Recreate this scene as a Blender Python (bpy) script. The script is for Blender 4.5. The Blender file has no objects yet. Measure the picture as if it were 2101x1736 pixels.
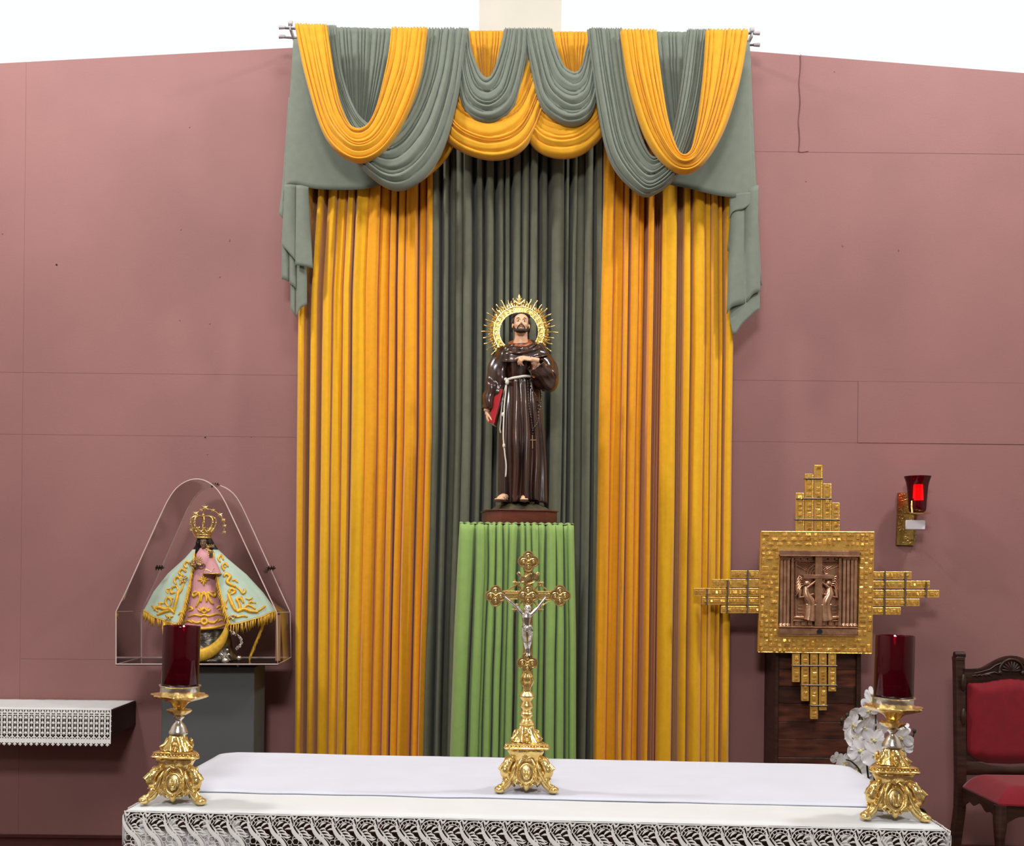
import bpy, bmesh, math, random
import numpy as np
from mathutils import Vector, Matrix, noise
from mathutils.bvhtree import BVHTree

R = math.radians
PI = math.pi
SC = bpy.context.scene
COL = SC.collection
# ------------------------------------------------------------------ camera
K = 1.158
F, CX, CY, ROLL, EYE = 2195.0, 980.0, 1173.0, R(0.6), 1.67     # focal length and optical axis in pixels of the 2101x1736 frame
cam_data = bpy.data.cameras.new('camera')
cam_data.sensor_fit = 'HORIZONTAL'
cam_data.sensor_width = 36.0
cam_data.lens = F / 2101 * 36.0
cam_data.shift_x = (1050.5 - CX) / 2101
cam_data.shift_y = (CY - 868.0) / 2101
cam = bpy.data.objects.new('camera', cam_data)
COL.objects.link(cam)
cam.matrix_world = Matrix.Translation((0, 0, EYE)) @ Matrix.Rotation(R(90), 4, 'X') @ Matrix.Rotation(ROLL, 4, 'Z')
SC.camera = cam
# ------------------------------------------------------------------ world, lamps, exposure
SC.view_settings.view_transform = 'Standard'
SC.view_settings.look = 'None'
SC.view_settings.gamma = 1.0
SC.view_settings.exposure = 0.0
SC.view_settings.use_curve_mapping = False
SC.cycles.use_denoising = True
SC.cycles.max_bounces = 8
SC.cycles.transparent_max_bounces = 24
SC.cycles.caustics_reflective = False
SC.cycles.caustics_refractive = False
world = bpy.data.worlds.new('overcast_sky')
SC.world = world
world.use_nodes = True
wb = world.node_tree.nodes['Background']
wb.inputs['Color'].default_value = (0.93, 0.97, 1.0, 1)
wb.inputs['Strength'].default_value = 1.12

def area(name, loc, target, sx, sy, power, color=(1, 1, 1)):
    l = bpy.data.lights.new(name, 'AREA')
    l.shape = 'RECTANGLE'
    l.size, l.size_y, l.energy, l.color = sx, sy, power, color
    o = bpy.data.objects.new(name, l)
    o.location = loc
    o.rotation_euler = (Vector(target) - Vector(loc)).to_track_quat('-Z', 'Y').to_euler()
    COL.objects.link(o)
    return o
LAMPC = (1.0, 0.985, 0.97)
area('ceiling_lamp_left', (-3.3, 4.1, 6.7), (-1.4, 6.6, 1.6), 0.5, 0.5, 165, LAMPC)
area('ceiling_lamp_right', (3.9, 4.1, 6.7), (1.8, 6.6, 1.6), 0.5, 0.5, 165, LAMPC)
area('ceiling_lamp_middle', (0.2, 2.4, 6.7), (0.0, 5.4, 1.0), 2.0, 0.8, 80, LAMPC)
area('front_fill', (-0.6, -2.2, 5.4), (0.0, 5.0, 1.3), 1.4, 0.9, 285, LAMPC)  # unseen fill added behind the camera to brighten the lace and front faces

def P(x, y, d):
    "the point of the place that stands at depth d * K and shows at pixel (x, y)"
    d = d * K
    dx, dy = x - CX, y - CY
    c, s = math.cos(ROLL), math.sin(ROLL)
    return Vector(((dx * c + dy * s) / F * d, d, EYE - (-dx * s + dy * c) / F * d))

def PZ(x, y, z):
    "the point at height z that shows at pixel (x, y)"
    dx, dy = x - CX, y - CY
    c, s = math.cos(ROLL), math.sin(ROLL)
    v = -dx * s + dy * c
    return P(x, y, (EYE - z) * F / v / K)

# ------------------------------------------------------------------ materials
def lin(c):
    return tuple((v / 12.92 if v <= 0.04045 else ((v + 0.055) / 1.055) ** 2.4) for v in [k / 255.0 for k in c]) + (1.0,)

def mat(name, rgb, rough=0.6, metal=0.0, vary=0.0, vscale=8.0, bump=0.0, bscale=60.0, sheen=0.0, coat=0.0, spec=0.5,
        trans=0.0, ior=1.45, alpha=1.0, emit=None, estr=0.0, rgb2=None, stretch=None, detail=4.0, rvary=0.0, weave=0.0):
    m = bpy.data.materials.new(name)
    m.use_nodes = True
    nt = m.node_tree
    b = nt.nodes['Principled BSDF']
    b.inputs['Base Color'].default_value = lin(rgb)
    b.inputs['Roughness'].default_value = rough
    b.inputs['Metallic'].default_value = metal
    b.inputs['Specular IOR Level'].default_value = spec
    b.inputs['Sheen Weight'].default_value = sheen
    b.inputs['Coat Weight'].default_value = coat
    b.inputs['Coat Roughness'].default_value = 0.08
    b.inputs['Transmission Weight'].default_value = trans
    b.inputs['IOR'].default_value = ior
    b.inputs['Alpha'].default_value = alpha
    if emit:
        b.inputs['Emission Color'].default_value = lin(emit)
        b.inputs['Emission Strength'].default_value = estr
    tc = nt.nodes.new('ShaderNodeTexCoord')
    src = tc.outputs['Object']
    if stretch:
        mp = nt.nodes.new('ShaderNodeMapping')
        mp.inputs['Scale'].default_value = stretch
        nt.links.new(src, mp.inputs['Vector'])
        src = mp.outputs['Vector']
    if vary > 0 or rgb2 or rvary > 0:
        n = nt.nodes.new('ShaderNodeTexNoise')
        n.inputs['Scale'].default_value = vscale
        n.inputs['Detail'].default_value = detail
        nt.links.new(src, n.inputs['Vector'])
        if vary > 0 or rgb2:
            r = nt.nodes.new('ShaderNodeValToRGB')
            c = lin(rgb)
            if rgb2:
                c0, c1 = c, lin(rgb2)
            else:
                c0 = tuple(k * (1 - vary) for k in c[:3]) + (1,)
                c1 = tuple(min(1, k * (1 + vary)) for k in c[:3]) + (1,)
            r.color_ramp.elements[0].position = 0.35
            r.color_ramp.elements[0].color = c0
            r.color_ramp.elements[1].position = 0.65
            r.color_ramp.elements[1].color = c1
            nt.links.new(n.outputs['Fac'], r.inputs['Fac'])
            nt.links.new(r.outputs['Color'], b.inputs['Base Color'])
        if rvary > 0:
            mr = nt.nodes.new('ShaderNodeMapRange')
            mr.inputs['From Min'].default_value, mr.inputs['From Max'].default_value = 0.3, 0.7
            mr.inputs['To Min'].default_value, mr.inputs['To Max'].default_value = max(0, rough - rvary), min(1, rough + rvary)
            nt.links.new(n.outputs['Fac'], mr.inputs['Value'])
            nt.links.new(mr.outputs['Result'], b.inputs['Roughness'])
    if bump > 0:
        n2 = nt.nodes.new('ShaderNodeTexNoise')
        n2.inputs['Scale'].default_value = bscale
        n2.inputs['Detail'].default_value = 3.0
        nt.links.new(src, n2.inputs['Vector'])
        bp = nt.nodes.new('ShaderNodeBump')
        bp.inputs['Strength'].default_value = bump
        bp.inputs['Distance'].default_value = 0.002
        nt.links.new(n2.outputs['Fac'], bp.inputs['Height'])
        nt.links.new(bp.outputs['Normal'], b.inputs['Normal'])
    return m

M = dict(
    wall=mat('mauve_wall_paint', (147, 104, 102), 0.62, vary=0.06, vscale=1.3, bump=0.35, bscale=90, spec=0.35),
    cream=mat('cream_paint', (214, 209, 196), 0.7, vary=0.03, vscale=3),
    white_paint=mat('white_ceiling_paint', (225, 224, 220), 0.8, vary=0.02),
    floor=mat('dark_red_floor', (72, 36, 33), 0.35, vary=0.2, vscale=5),
    base=mat('dark_wine_baseboard', (78, 38, 38), 0.4, vary=0.1),
    amber=mat('amber_drape_cloth', (230, 157, 22), 0.72, sheen=0.25, vary=0.04, vscale=30, bump=0.15, bscale=500, spec=0.25),
    gold_cloth=mat('golden_yellow_drape_cloth', (230, 172, 24), 0.7, sheen=0.25, vary=0.04, vscale=30, bump=0.15, bscale=500, spec=0.25),
    swag_gold=mat('mustard_swag_cloth', (222, 160, 34), 0.72, sheen=0.2, vary=0.04, vscale=25, bump=0.15, bscale=500, spec=0.25),
    sage=mat('sage_grey_cloth', (116, 124, 112), 0.75, sheen=0.25, vary=0.04, vscale=25, bump=0.15, bscale=500, spec=0.25),
    olive=mat('dark_olive_grey_cloth', (102, 103, 86), 0.8, sheen=0.1, vary=0.06, vscale=20, bump=0.15, bscale=500, spec=0.2),
    green=mat('leaf_green_cloth', (138, 168, 94), 0.8, sheen=0.15, vary=0.04, vscale=25, bump=0.15, bscale=500, spec=0.2),
    rod=mat('brushed_steel_rod', (170, 165, 168), 0.3, 1.0, rvary=0.1),
    clear_plastic=mat('frosted_plastic_bracket', (215, 208, 214), 0.35, trans=0.3),
    gold=mat('polished_gold_metal', (250, 220, 146), 0.2, .85, rgb2=(228, 192, 116), vscale=40, bump=0.5, bscale=150, rvary=0.08),
    gold_dark=mat('antique_gold_metal', (200, 176, 126), 0.34, .85, rgb2=(138, 116, 80), vscale=60, bump=0.4, bscale=200),
    silver=mat('polished_silver_metal', (226, 222, 214), 0.22, .95, vary=0.05, bump=0.2, bscale=100),
    dark=mat('dark_recess', (16, 13, 12), 0.7, vary=0.1),
)

# ------------------------------------------------------------------ mesh building
def smoothstep(t):
    t = max(0.0, min(1.0, t))
    return t * t * (3 - 2 * t)

def cat(pts, t):
    "Catmull-Rom through pts at t in 0..1"
    n = len(pts) - 1
    t = max(0.0, min(0.999999, t)) * n
    i = int(t)
    f = t - i
    p1, p2 = pts[i], pts[i + 1]
    p0 = pts[i - 1] if i > 0 else tuple(2 * a - b for a, b in zip(p1, p2))
    p3 = pts[i + 2] if i + 2 <= n else tuple(2 * b - a for a, b in zip(p1, p2))
    return tuple(0.5 * (2 * b + (c - a) * f + (2 * a - 5 * b + 4 * c - d) * f * f + (3 * b - a - 3 * c + d) * f ** 3)
                 for a, b, c, d in zip(p0, p1, p2, p3))

def interp(tab, x):
    if x <= tab[0][0]:
        return tab[0][1]
    for (x0, v0), (x1, v1) in zip(tab, tab[1:]):
        if x <= x1:
            return v0 + (v1 - v0) * (x - x0) / (x1 - x0)
    return tab[-1][1]

def offset_of(parent):
    v = Vector((0, 0, 0))
    while parent is not None:
        v += parent.location
        parent = parent.parent
    return v

class MB:
    def __init__(s):
        s.v, s.f = [], []
        s.m = None
    def add(s, vs, fs):
        b = len(s.v)
        if s.m is not None:
            vs = [s.m @ Vector(p) for p in vs]
        s.v.extend([tuple(p) for p in vs])
        s.f.extend([tuple(i + b for i in f) for f in fs])
        return s
    def grid(s, fn, nu, nv, wrap_u=False, wrap_v=False):
        vs = [fn(i / nu, j / nv) for j in range(nv + (0 if wrap_v else 1)) for i in range(nu + (0 if wrap_u else 1))]
        w = nu + (0 if wrap_u else 1)
        hh = nv + (0 if wrap_v else 1)
        fs = []
        for j in range(nv):
            for i in range(nu):
                a, b2 = j * w + i, j * w + (i + 1) % w
                jj = (j + 1) % hh
                fs.append((a, b2, jj * w + (i + 1) % w, jj * w + i))
        return s.add(vs, fs)
    def box(s, c, d, rot=None, bev=0.0):
        cx, cy, cz = c
        hx, hy, hz = d[0] / 2, d[1] / 2, d[2] / 2
        if bev > 0:
            vs, fs = [], []
            b = min(bev, hx * .9, hy * .9, hz * .9)
            idx = {}
            for sx in (-1, 1):
                for sy in (-1, 1):
                    for sz in (-1, 1):
                        for ax in range(3):
                            p = [sx * (hx - b), sy * (hy - b), sz * (hz - b)]
                            p[ax] = (sx * hx, sy * hy, sz * hz)[ax]
                            idx[(sx, sy, sz, ax)] = len(vs)
                            vs.append(Vector(p))
            for ax in range(3):
                o = [k for k in range(3) if k != ax]
                for sg in (-1, 1):
                    q = []
                    for a, b2 in ((-1, -1), (1, -1), (1, 1), (-1, 1)):
                        k = [0, 0, 0]
                        k[ax], k[o[0]], k[o[1]] = sg, a, b2
                        q.append(idx[tuple(k) + (ax,)])
                    fs.append(q if (sg == 1) == (ax != 1) else q[::-1])
            for ax in range(3):
                o = [k for k in range(3) if k != ax]
                for a in (-1, 1):
                    for b2 in (-1, 1):
                        k0, k1 = [0, 0, 0], [0, 0, 0]
                        k0[ax], k1[ax] = -1, 1
                        k0[o[0]] = k1[o[0]] = a
                        k0[o[1]] = k1[o[1]] = b2
                        fs.append([idx[tuple(k0) + (o[0],)], idx[tuple(k1) + (o[0],)], idx[tuple(k1) + (o[1],)], idx[tuple(k0) + (o[1],)]])
            for sx in (-1, 1):
                for sy in (-1, 1):
                    for sz in (-1, 1):
                        fs.append([idx[(sx, sy, sz, k)] for k in range(3)])
        else:
            vs = [Vector((sx * hx, sy * hy, sz * hz)) for sx in (-1, 1) for sy in (-1, 1) for sz in (-1, 1)]
            fs = [(0, 1, 3, 2), (4, 6, 7, 5), (0, 4, 5, 1), (2, 3, 7, 6), (0, 2, 6, 4), (1, 5, 7, 3)]
        if rot is not None:
            vs = [rot @ v for v in vs]
        return s.add([v + Vector(c) for v in vs], fs)
    def tube(s, pts, r, n=8, closed=False, caps=True, flat=None):
        "r: number or list; flat: (normal vector, ratio) squashes the section along that normal"
        pts = [Vector(p) for p in pts]
        k = len(pts)
        rs = [r] * k if not hasattr(r, '__len__') else list(r)
        ring = []
        prev = None
        for i in range(k):
            if closed:
                t = pts[(i + 1) % k] - pts[i - 1]
            else:
                t = pts[min(i + 1, k - 1)] - pts[max(i - 1, 0)]
            if t.length < 1e-9:
                t = Vector((0, 0, 1))
            t.normalize()
            if prev is None:
                up = Vector((0, 0, 1)) if abs(t.z) < 0.9 else Vector((0, 1, 0))
                if flat:
                    up = Vector(flat[0])
                a = t.cross(up)
                if a.length < 1e-6:
                    a = t.cross(Vector((1, 0, 0)))
                a.normalize()
            else:
                if flat:
                    a = t.cross(Vector(flat[0]))
                    if a.length < 1e-6:
                        a = prev
                else:
                    a = prev - t * prev.dot(t)
                    if a.length < 1e-6:
                        a = t.cross(Vector((0.3, 0.8, 0.5)))
                a.normalize()
            prev = a
            b = t.cross(a)
            fl = flat[1] if flat else 1.0
            ring.append([pts[i] + (a * math.cos(2 * PI * q / n) + b * math.sin(2 * PI * q / n) * fl) * rs[i] for q in range(n)])
        vs = [p for rg in ring for p in rg]
        fs = []
        for i in range(k if closed else k - 1):
            j = (i + 1) % k
            for q in range(n):
                fs.append((i * n + q, i * n + (q + 1) % n, j * n + (q + 1) % n, j * n + q))
        if caps and not closed:
            fs.append(tuple(range(n))[::-1])
            fs.append(tuple((k - 1) * n + q for q in range(n)))
        return s.add(vs, fs)
    def lathe(s, prof, c=(0, 0, 0), n=24, mod=None, caps=True):
        "prof: list of (radius, z); mod(angle, r, z) -> r"
        vs = []
        for (r, z) in prof:
            for q in range(n):
                a = 2 * PI * q / n
                rr = mod(a, r, z) if mod else r
                vs.append((c[0] + rr * math.cos(a), c[1] + rr * math.sin(a), c[2] + z))
        fs = []
        for i in range(len(prof) - 1):
            for q in range(n):
                fs.append((i * n + q, i * n + (q + 1) % n, (i + 1) * n + (q + 1) % n, (i + 1) * n + q))
        if caps:
            fs.append(tuple(range(n))[::-1])
            fs.append(tuple((len(prof) - 1) * n + q for q in range(n)))
        return s.add(vs, fs)
    def ball(s, c, r, nu=12, nv=8, rot=None):
        if not hasattr(r, '__len__'):
            r = (r, r, r)
        vs, fs = [], []
        for j in range(1, nv):
            th = PI * j / nv
            for i in range(nu):
                a = 2 * PI * i / nu
                vs.append(Vector((r[0] * math.sin(th) * math.cos(a), r[1] * math.sin(th) * math.sin(a), r[2] * math.cos(th))))
        top, bot = len(vs), len(vs) + 1
        vs += [Vector((0, 0, r[2])), Vector((0, 0, -r[2]))]
        for j in range(nv - 2):
            for i in range(nu):
                fs.append((j * nu + i, (j + 1) * nu + i, (j + 1) * nu + (i + 1) % nu, j * nu + (i + 1) % nu))
        for i in range(nu):
            fs.append((top, i, (i + 1) % nu))
            fs.append((bot, (nv - 2) * nu + (i + 1) % nu, (nv - 2) * nu + i))
        if rot is not None:
            vs = [rot @ v for v in vs]
        return s.add([v + Vector(c) for v in vs], fs)
    def prism(s, outline, off, cap=True):
        "outline: 3-D points; off: extrusion vector"
        o = Vector(off)
        n = len(outline)
        vs = [Vector(p) for p in outline] + [Vector(p) + o for p in outline]
        fs = [(i, (i + 1) % n, n + (i + 1) % n, n + i) for i in range(n)]
        if cap:
            fs += [tuple(range(n))[::-1], tuple(range(n, 2 * n))]
        return s.add(vs, fs)
    def mesh(s, name, off=Vector((0, 0, 0)), smooth=True):
        me = bpy.data.meshes.new(name)
        o = Vector(off)
        me.from_pydata([(p[0] - o.x, p[1] - o.y, p[2] - o.z) for p in s.v], [], s.f)
        me.validate()
        me.update()
        bm = bmesh.new()
        bm.from_mesh(me)
        bmesh.ops.recalc_face_normals(bm, faces=bm.faces)
        bm.to_mesh(me)
        bm.free()
        if smooth:
            me.shade_smooth()
            try:
                me.set_sharp_from_angle(angle=R(48 if smooth is True else smooth))
            except Exception:
                pass
        return me
    def build(s, name, m, parent=None, smooth=True, bevel=0, subsurf=0, solid=0):
        off = offset_of(parent)
        me = s.mesh(name, off, smooth)
        me.materials.append(M[m] if isinstance(m, str) else m)
        o = bpy.data.objects.new(name, me)
        COL.objects.link(o)
        if parent is not None:
            o.parent = parent
        if solid:
            md = o.modifiers.new('solid', 'SOLIDIFY')
            md.thickness = solid
            md.offset = 0
        if bevel:
            md = o.modifiers.new('bevel', 'BEVEL')
            md.width = bevel
            md.segments = 2
            md.limit_method = 'ANGLE'
        if subsurf:
            md = o.modifiers.new('sub', 'SUBSURF')
            md.levels = md.render_levels = subsurf
        return o

def fuse(mb, name, m, parent, voxel, smooth_it=4):
    "union of all pieces of mb as ONE continuous surface"
    tmp = mb.build(name + '_raw', m)
    rm = tmp.modifiers.new('r', 'REMESH')
    rm.mode = 'VOXEL'
    rm.voxel_size = voxel
    sm = tmp.modifiers.new('s', 'SMOOTH')
    sm.iterations = smooth_it
    sm.factor = 0.5
    dg = bpy.context.evaluated_depsgraph_get()
    me = bpy.data.meshes.new_from_object(tmp.evaluated_get(dg))
    off = offset_of(parent)
    me.transform(Matrix.Translation(-off))
    me.shade_smooth()
    me.name = name
    bpy.data.objects.remove(tmp)
    o = bpy.data.objects.new(name, me)
    if not me.materials:
        me.materials.append(M[m] if isinstance(m, str) else m)
    COL.objects.link(o)
    o.parent = parent
    return o

def tag(o, label=None, category=None, group=None, kind=None):
    for k, v in (('label', label), ('category', category), ('group', group), ('kind', kind)):
        if v:
            o[k] = v
    return o

def thing(name, label, category, loc, group=None):
    o = bpy.data.objects.new(name, None)
    COL.objects.link(o)
    o.location = loc
    o.empty_display_size = 0.05
    return tag(o, label, category, group)

def struct(o):
    o['kind'] = 'structure'
    return o

def copy_tree(o, parent=None):
    c = o.copy()
    COL.objects.link(c)
    c.parent = parent
    for ch in list(o.children):
        copy_tree(ch, c)
    return c

def bvh_of(o):
    dg = bpy.context.evaluated_depsgraph_get()
    me = o.evaluated_get(dg).to_mesh()
    off = offset_of(o.parent) + o.location
    vs = [v.co + off for v in me.vertices]
    fs = [tuple(p.vertices) for p in me.polygons]
    return BVHTree.FromPolygons(vs, fs)

def on_surface(bv, x, y, lift=0.002, fallback=None):
    "point of a surface where pixel (x, y) meets it, lifted along its normal"
    o = Vector((0, 0, EYE))
    d = (P(x, y, 5.0) - o).normalized()
    loc, nor, idx, dist = bv.ray_cast(o, d)
    if loc is None:
        return fallback
    if nor.dot(d) > 0:
        nor = -nor
    return loc + nor * lift
# ================================================================== the setting
WY = 5.70 * K
DW = 5.70                                   # depth of the altar wall
def wall_xz(x, y):
    p = P(x, y, DW)
    return p.x, p.z

# wall_back: a solid core with painted boards proud of it, their joints recessed
peak_x = P(1062, 60, DW).x
def wall_top(x):
    l0, l1 = P(0, 130, DW), P(600, 98, DW)
    r0, r1 = P(1540, 105, DW), P(2101, 150, DW)
    zl = l0.z + (l1.z - l0.z) * (x - l0.x) / (l1.x - l0.x)
    zr = r0.z + (r1.z - r0.z) * (x - r0.x) / (r1.x - r0.x)
    return min(zl, zr)
XL, XR = -5.0, 5.4
core = MB()
tops = [XL, P(0, 130, DW).x, P(600, 98, DW).x, P(1062, 60, DW).x, P(1540, 105, DW).x, XR]
outline = [Vector((XL, WY + .0015, 0)), Vector((XR, WY + .0015, 0))] + [Vector((x, WY + .0015, wall_top(x) - .004)) for x in tops[::-1]]
core.prism(outline, (0, 0.16, 0))
wall_back = struct(core.build('wall_back', 'wall', smooth=False))
def board(x0, x1, z0, z1, proud=0.0):
    "z1 None: up to the sloping wall head"
    g = 0.0009
    b = MB()
    ys = WY + .0015
    xa, xb = x0 + g, x1 - g
    if z1 is None:
        ks = [xa] + [t for t in tops if xa + .01 < t < xb - .01] + [xb]
        ol = [Vector((xa, ys, z0 + g)), Vector((xb, ys, z0 + g))] + [Vector((k, ys, wall_top(k))) for k in ks[::-1]]
    else:
        ol = [Vector((xa, ys, z0 + g)), Vector((xb, ys, z0 + g)), Vector((xb, ys, z1 - g)), Vector((xa, ys, z1 - g))]
    b.prism(ol, (0, -.0015 - proud, 0))
    return b.build('panel', 'wall', wall_back, smooth=False)
xs = P(48, 700, DW).x
xc = P(1100, 700, DW).x
zA, zB, zC = P(300, 767, DW).z, P(300, 894, DW).z, P(150, 1353, DW).z
board(XL, xs, zA, None); board(xs, xc, zA, None)
board(XL, xs, zB, zA); board(xs, xc, zB, zA)
board(XL, xs, 0.0, zB); board(xs, xc, zC, zB); board(xs, xc, 0.0, zC)
zD, zE, xr = P(1800, 783, DW).z, P(1800, 909, DW).z, P(1760, 840, DW).x
xq, zq = P(1640, 200, DW).x, P(1640, 312, DW).z
board(xc, xq, zq, None); board(xq, XR, zq, None, .0006); board(xc, XR, zD, zq)
board(xc, xr, zE, zD); board(xr, XR, zE, zD, .003); board(xc, XR, 0.0, zE)
# the raised paint bead on the right board and plaster drips and nail heads
bead = MB()
rnd = random.Random(4)
bead.tube([P(1640 + 3 * math.sin(k * .8) * .5 - (k / 20) * 3 + 3, 112 + k * 9.9, DW - .005) for k in range(21)], 0.0024, 6)
bead.tube([P(1639 + k * 4.0, 311 + math.sin(k) * 0.8, DW - .003) for k in range(6)], 0.0018, 6)
bead.build('paint_bead', 'wall', wall_back)
dr = MB()
for (x, y, h) in ((389, 261, 3), (371, 471, 4), (471, 493, 7), (451, 568, 5), (369, 657, 3), (430, 664, 4), (5, 479, 6), (1729, 504, 7), (1844, 513, 8),
                  (421, 896, 4), (515, 896, 3), (426, 932, 3), (1712, 147, 4), (1654, 372, 3)):
    dr.ball(P(x, y, DW - .001), (.0035, .003, .0013 * h), 6, 5)
dr.build('paint_drip', 'wall', wall_back)
nl = MB()
nl.ball(P(116, 543, DW - .002), (.006, .004, .004), 8, 6)
nl.ball(P(421, 897, DW - .002), (.005, .004, .004), 8, 6)
nl.build('nail_hole', 'dark', wall_back)

fl = MB(); fl.box((0.2, 1.6, -.05), (12, 14.0, .1))
struct(fl.build('floor', 'floor', smooth=False))
bb = MB(); bb.box(((XL + XR) / 2, WY - .009, .011), (XR - XL, .017, .022), bev=.004)
struct(bb.build('baseboard_back', 'base', smooth=False))
wl = MB(); wl.box((XL - .08, 1.6, 3.57), (.16, 13.0, 7.14)); struct(wl.build('wall_left', 'cream', smooth=False))
wr = MB(); wr.box((XR + .08, 1.6, 3.57), (.16, 13.0, 7.14)); struct(wr.build('wall_right', 'cream', smooth=False))
cl = MB(); cl.box((0.2, 1.6, 7.2), (12, 13.2, .12)); struct(cl.build('ceiling', 'white_paint', smooth=False))
fw_ = MB(); fw_.box((0.2, -4.9, 3.57), (10.7, .16, 7.14)); struct(fw_.build('wall_front', 'cream', smooth=False))
# the pillar behind the wall and the clerestory glazing around it
pa, pb = P(983, 30, 6.3), P(1152, 30, 6.3)
pil = MB(); pil.box(((pa.x + pb.x) / 2, 6.3 * K + .15, 3.57), (pb.x - pa.x, .3, 7.14))
struct(tag(pil.build('trim_1', 'cream', smooth=False), 'cream painted pillar rising above the wall'))
M['window_glass'] = mat('window_glass', (250, 252, 255), 0.0, trans=1.0, ior=1.0)
wf = MB()
for x in (XL + .05, XR - .05):
    wf.box((x, 7.95, 3.57), (.06, .06, 7.14))
for z in (.05, 7.05):
    wf.box((0.2, 7.95, z), (10.2, .06, .08))
win = struct(wf.build('window_1', 'cream', smooth=False))
wg = MB(); wg.box((0.2, 7.95, 3.55), (10.2, .006, 6.9)); wg.build('pane', 'window_glass', win, smooth=False)

# ================================================================== drapes
RODD = 5.44
def drape(name, strips, tops, edgesL, edgesR, m, label, group, seed, split=None, d=5.625, depth=.10, y0=74, y1=None, nrow=44):
    """strips: (left, right, level) in pixels at the row y=900 of the photograph; level 1 front .. 0 deep; edges: (y, x) tables"""
    rd = random.Random(seed)
    prof = []
    for (a, b, lv) in strips:
        w = b - a
        k = depth * lv
        prof += [(a, k * .3), (a + w * .05, k * .74), (a + w * .2, k * .96 + rd.uniform(-.004, .006)), (a + w * .5, k + rd.uniform(-.008, .006)),
                 (a + w * .8, k * .96 + rd.uniform(-.006, .006)), (a + w * .95, k * .74), (b, k * .3)]
    xs_ = []
    pts = []
    prof.sort()
    out = [prof[0]]
    for p, q in zip(prof, prof[1:]):
        gap = q[0] - p[0]
        if gap > 1.5 and abs(p[1] - q[1]) < 1 and p[1] < depth * .36 and q[1] < depth * .36:
            out.append((p[0] + gap * .5, -depth * .55))
        out.append(q)
    prof = out
    L, Rr = prof[0][0], prof[-1][0]
    cols = []
    for (a, da), (b, db) in zip(prof, prof[1:]):
        n = max(1, int((b - a) / 2.5))
        for k in range(n):
            t = k / n
            ts = t * t * (3 - 2 * t)
            cols.append((a + (b - a) * t, da + (db - da) * (ts if n > 2 else t)))
    cols.append(prof[-1])
    ztop = P((L + Rr) / 2, y0, d).z
    mb = MB()
    nc = len(cols) - 1
    zs = [ztop - (ztop - .02) * (k / nrow) for k in range(nrow + 1)]
    vs = []
    for z in zs:
        yp = CY + (EYE - z) * F / (d * K)
        up = .3 + .7 * smoothstep((yp - 80) / 240)
        eL, eR = interp(edgesL, yp), interp(edgesR, yp)
        for (cxp, dep) in cols:
            u = (cxp - L) / (Rr - L)
            w = noise.noise(Vector((u * 5 + seed * 3.1, z * .55, seed))) * .010 + noise.noise(Vector((u * 16 + seed, z * .9, 3.3))) * .004
            w *= min(1, u * 8, (1 - u) * 8) if 0 < u < 1 else 0
            uu = u + w
            dd = dep * up * (1 + .25 * noise.noise(Vector((u * 9, z * .7, seed + 9))))
            wr_ = .004 * noise.noise(Vector((u * 30, z * 2.2, seed)))
            vs.append(P(eL + (eR - eL) * uu, yp, d) + Vector((0, -dd - wr_, 0)))
    for p, k in zip(vs, range(len(vs))):
        p.z = zs[k // (nc + 1)]
    fs = [(j * (nc + 1) + i, j * (nc + 1) + i + 1, (j + 1) * (nc + 1) + i + 1, (j + 1) * (nc + 1) + i) for j in range(nrow) for i in range(nc)]
    mb.add(vs, fs)
    o = mb.build(name, m, smooth=80, solid=.0015)
    tag(o, label, 'curtain', group)
    return o
eLg = [(60, 640), (400, 633), (600, 618), (650, 616), (900, 613), (1550, 608)]
eRg = [(60, 892), (400, 890), (900, 888), (1550, 871)]
def between(e1, e2, x900):
    u = (x900 - interp(e1, 900)) / (interp(e2, 900) - interp(e1, 900))
    return [(y, interp(e1, y) * (1 - u) + interp(e2, y) * u) for y in (60, 400, 600, 900, 1550)]
mid = between(eLg, eRg, 752)
drape('curtain', [(613, 626, 1), (626, 638, .35), (638, 652, 1), (661, 682, 1.1), (682, 701, .85), (702.5, 718, .95), (721, 751, 1.0)], None, eLg, mid, 'gold_cloth',
      'golden yellow floor length curtain beside the clear display case', None, 1)
drape('curtain', [(755, 780, 1), (780, 800, .8), (801, 814, .95), (817, 832, .9), (832, 857, 1.05), (860, 874, .6), (875, 888, 1)], None,
      [(y, x - 3) for y, x in mid], eRg, 'amber', 'amber orange floor length curtain left of the dark olive centre curtain', None, 2)
eLc = [(60, 884), (530, 884), (900, 882), (1550, 866)]
eRc = [(60, 1236), (530, 1234), (900, 1229), (1550, 1220)]
drape('curtain', [(882, 900, 1), (908, 918, .9), (924, 932, .35), (932, 947, .5), (948, 966, 1), (975, 988, .8), (995, 1010, 1), (1018, 1030, .9), (1033, 1042, 1),
      (1048, 1064, 1), (1066, 1081, .95), (1084, 1099, 1.1), (1106, 1119, .8), (1127, 1151, 1.1), (1154, 1160, .8), (1167, 1175, .9), (1175, 1192, .5), (1193, 1209, 1), (1214, 1229, .8)],
      None, eLc, eRc, 'olive', 'dark olive grey centre curtain hanging behind the robed statue', None, 3, d=5.645, depth=.105)
eLr = [(60, 1238), (400, 1235), (900, 1224), (1550, 1214)]
eRr = [(60, 1495), (400, 1497), (700, 1499), (900, 1496), (1550, 1490)]
mid2 = between(eLr, eRr, 1352)
drape('curtain', [(1225, 1250, 1), (1250, 1270, .75), (1270, 1281, .95), (1284, 1300, 1), (1300, 1312, .7), (1320, 1332, 1.05), (1333, 1351, .3)], None, eLr, mid2, 'amber',
      'amber orange floor length curtain right of the dark olive centre curtain', None, 4)
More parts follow.
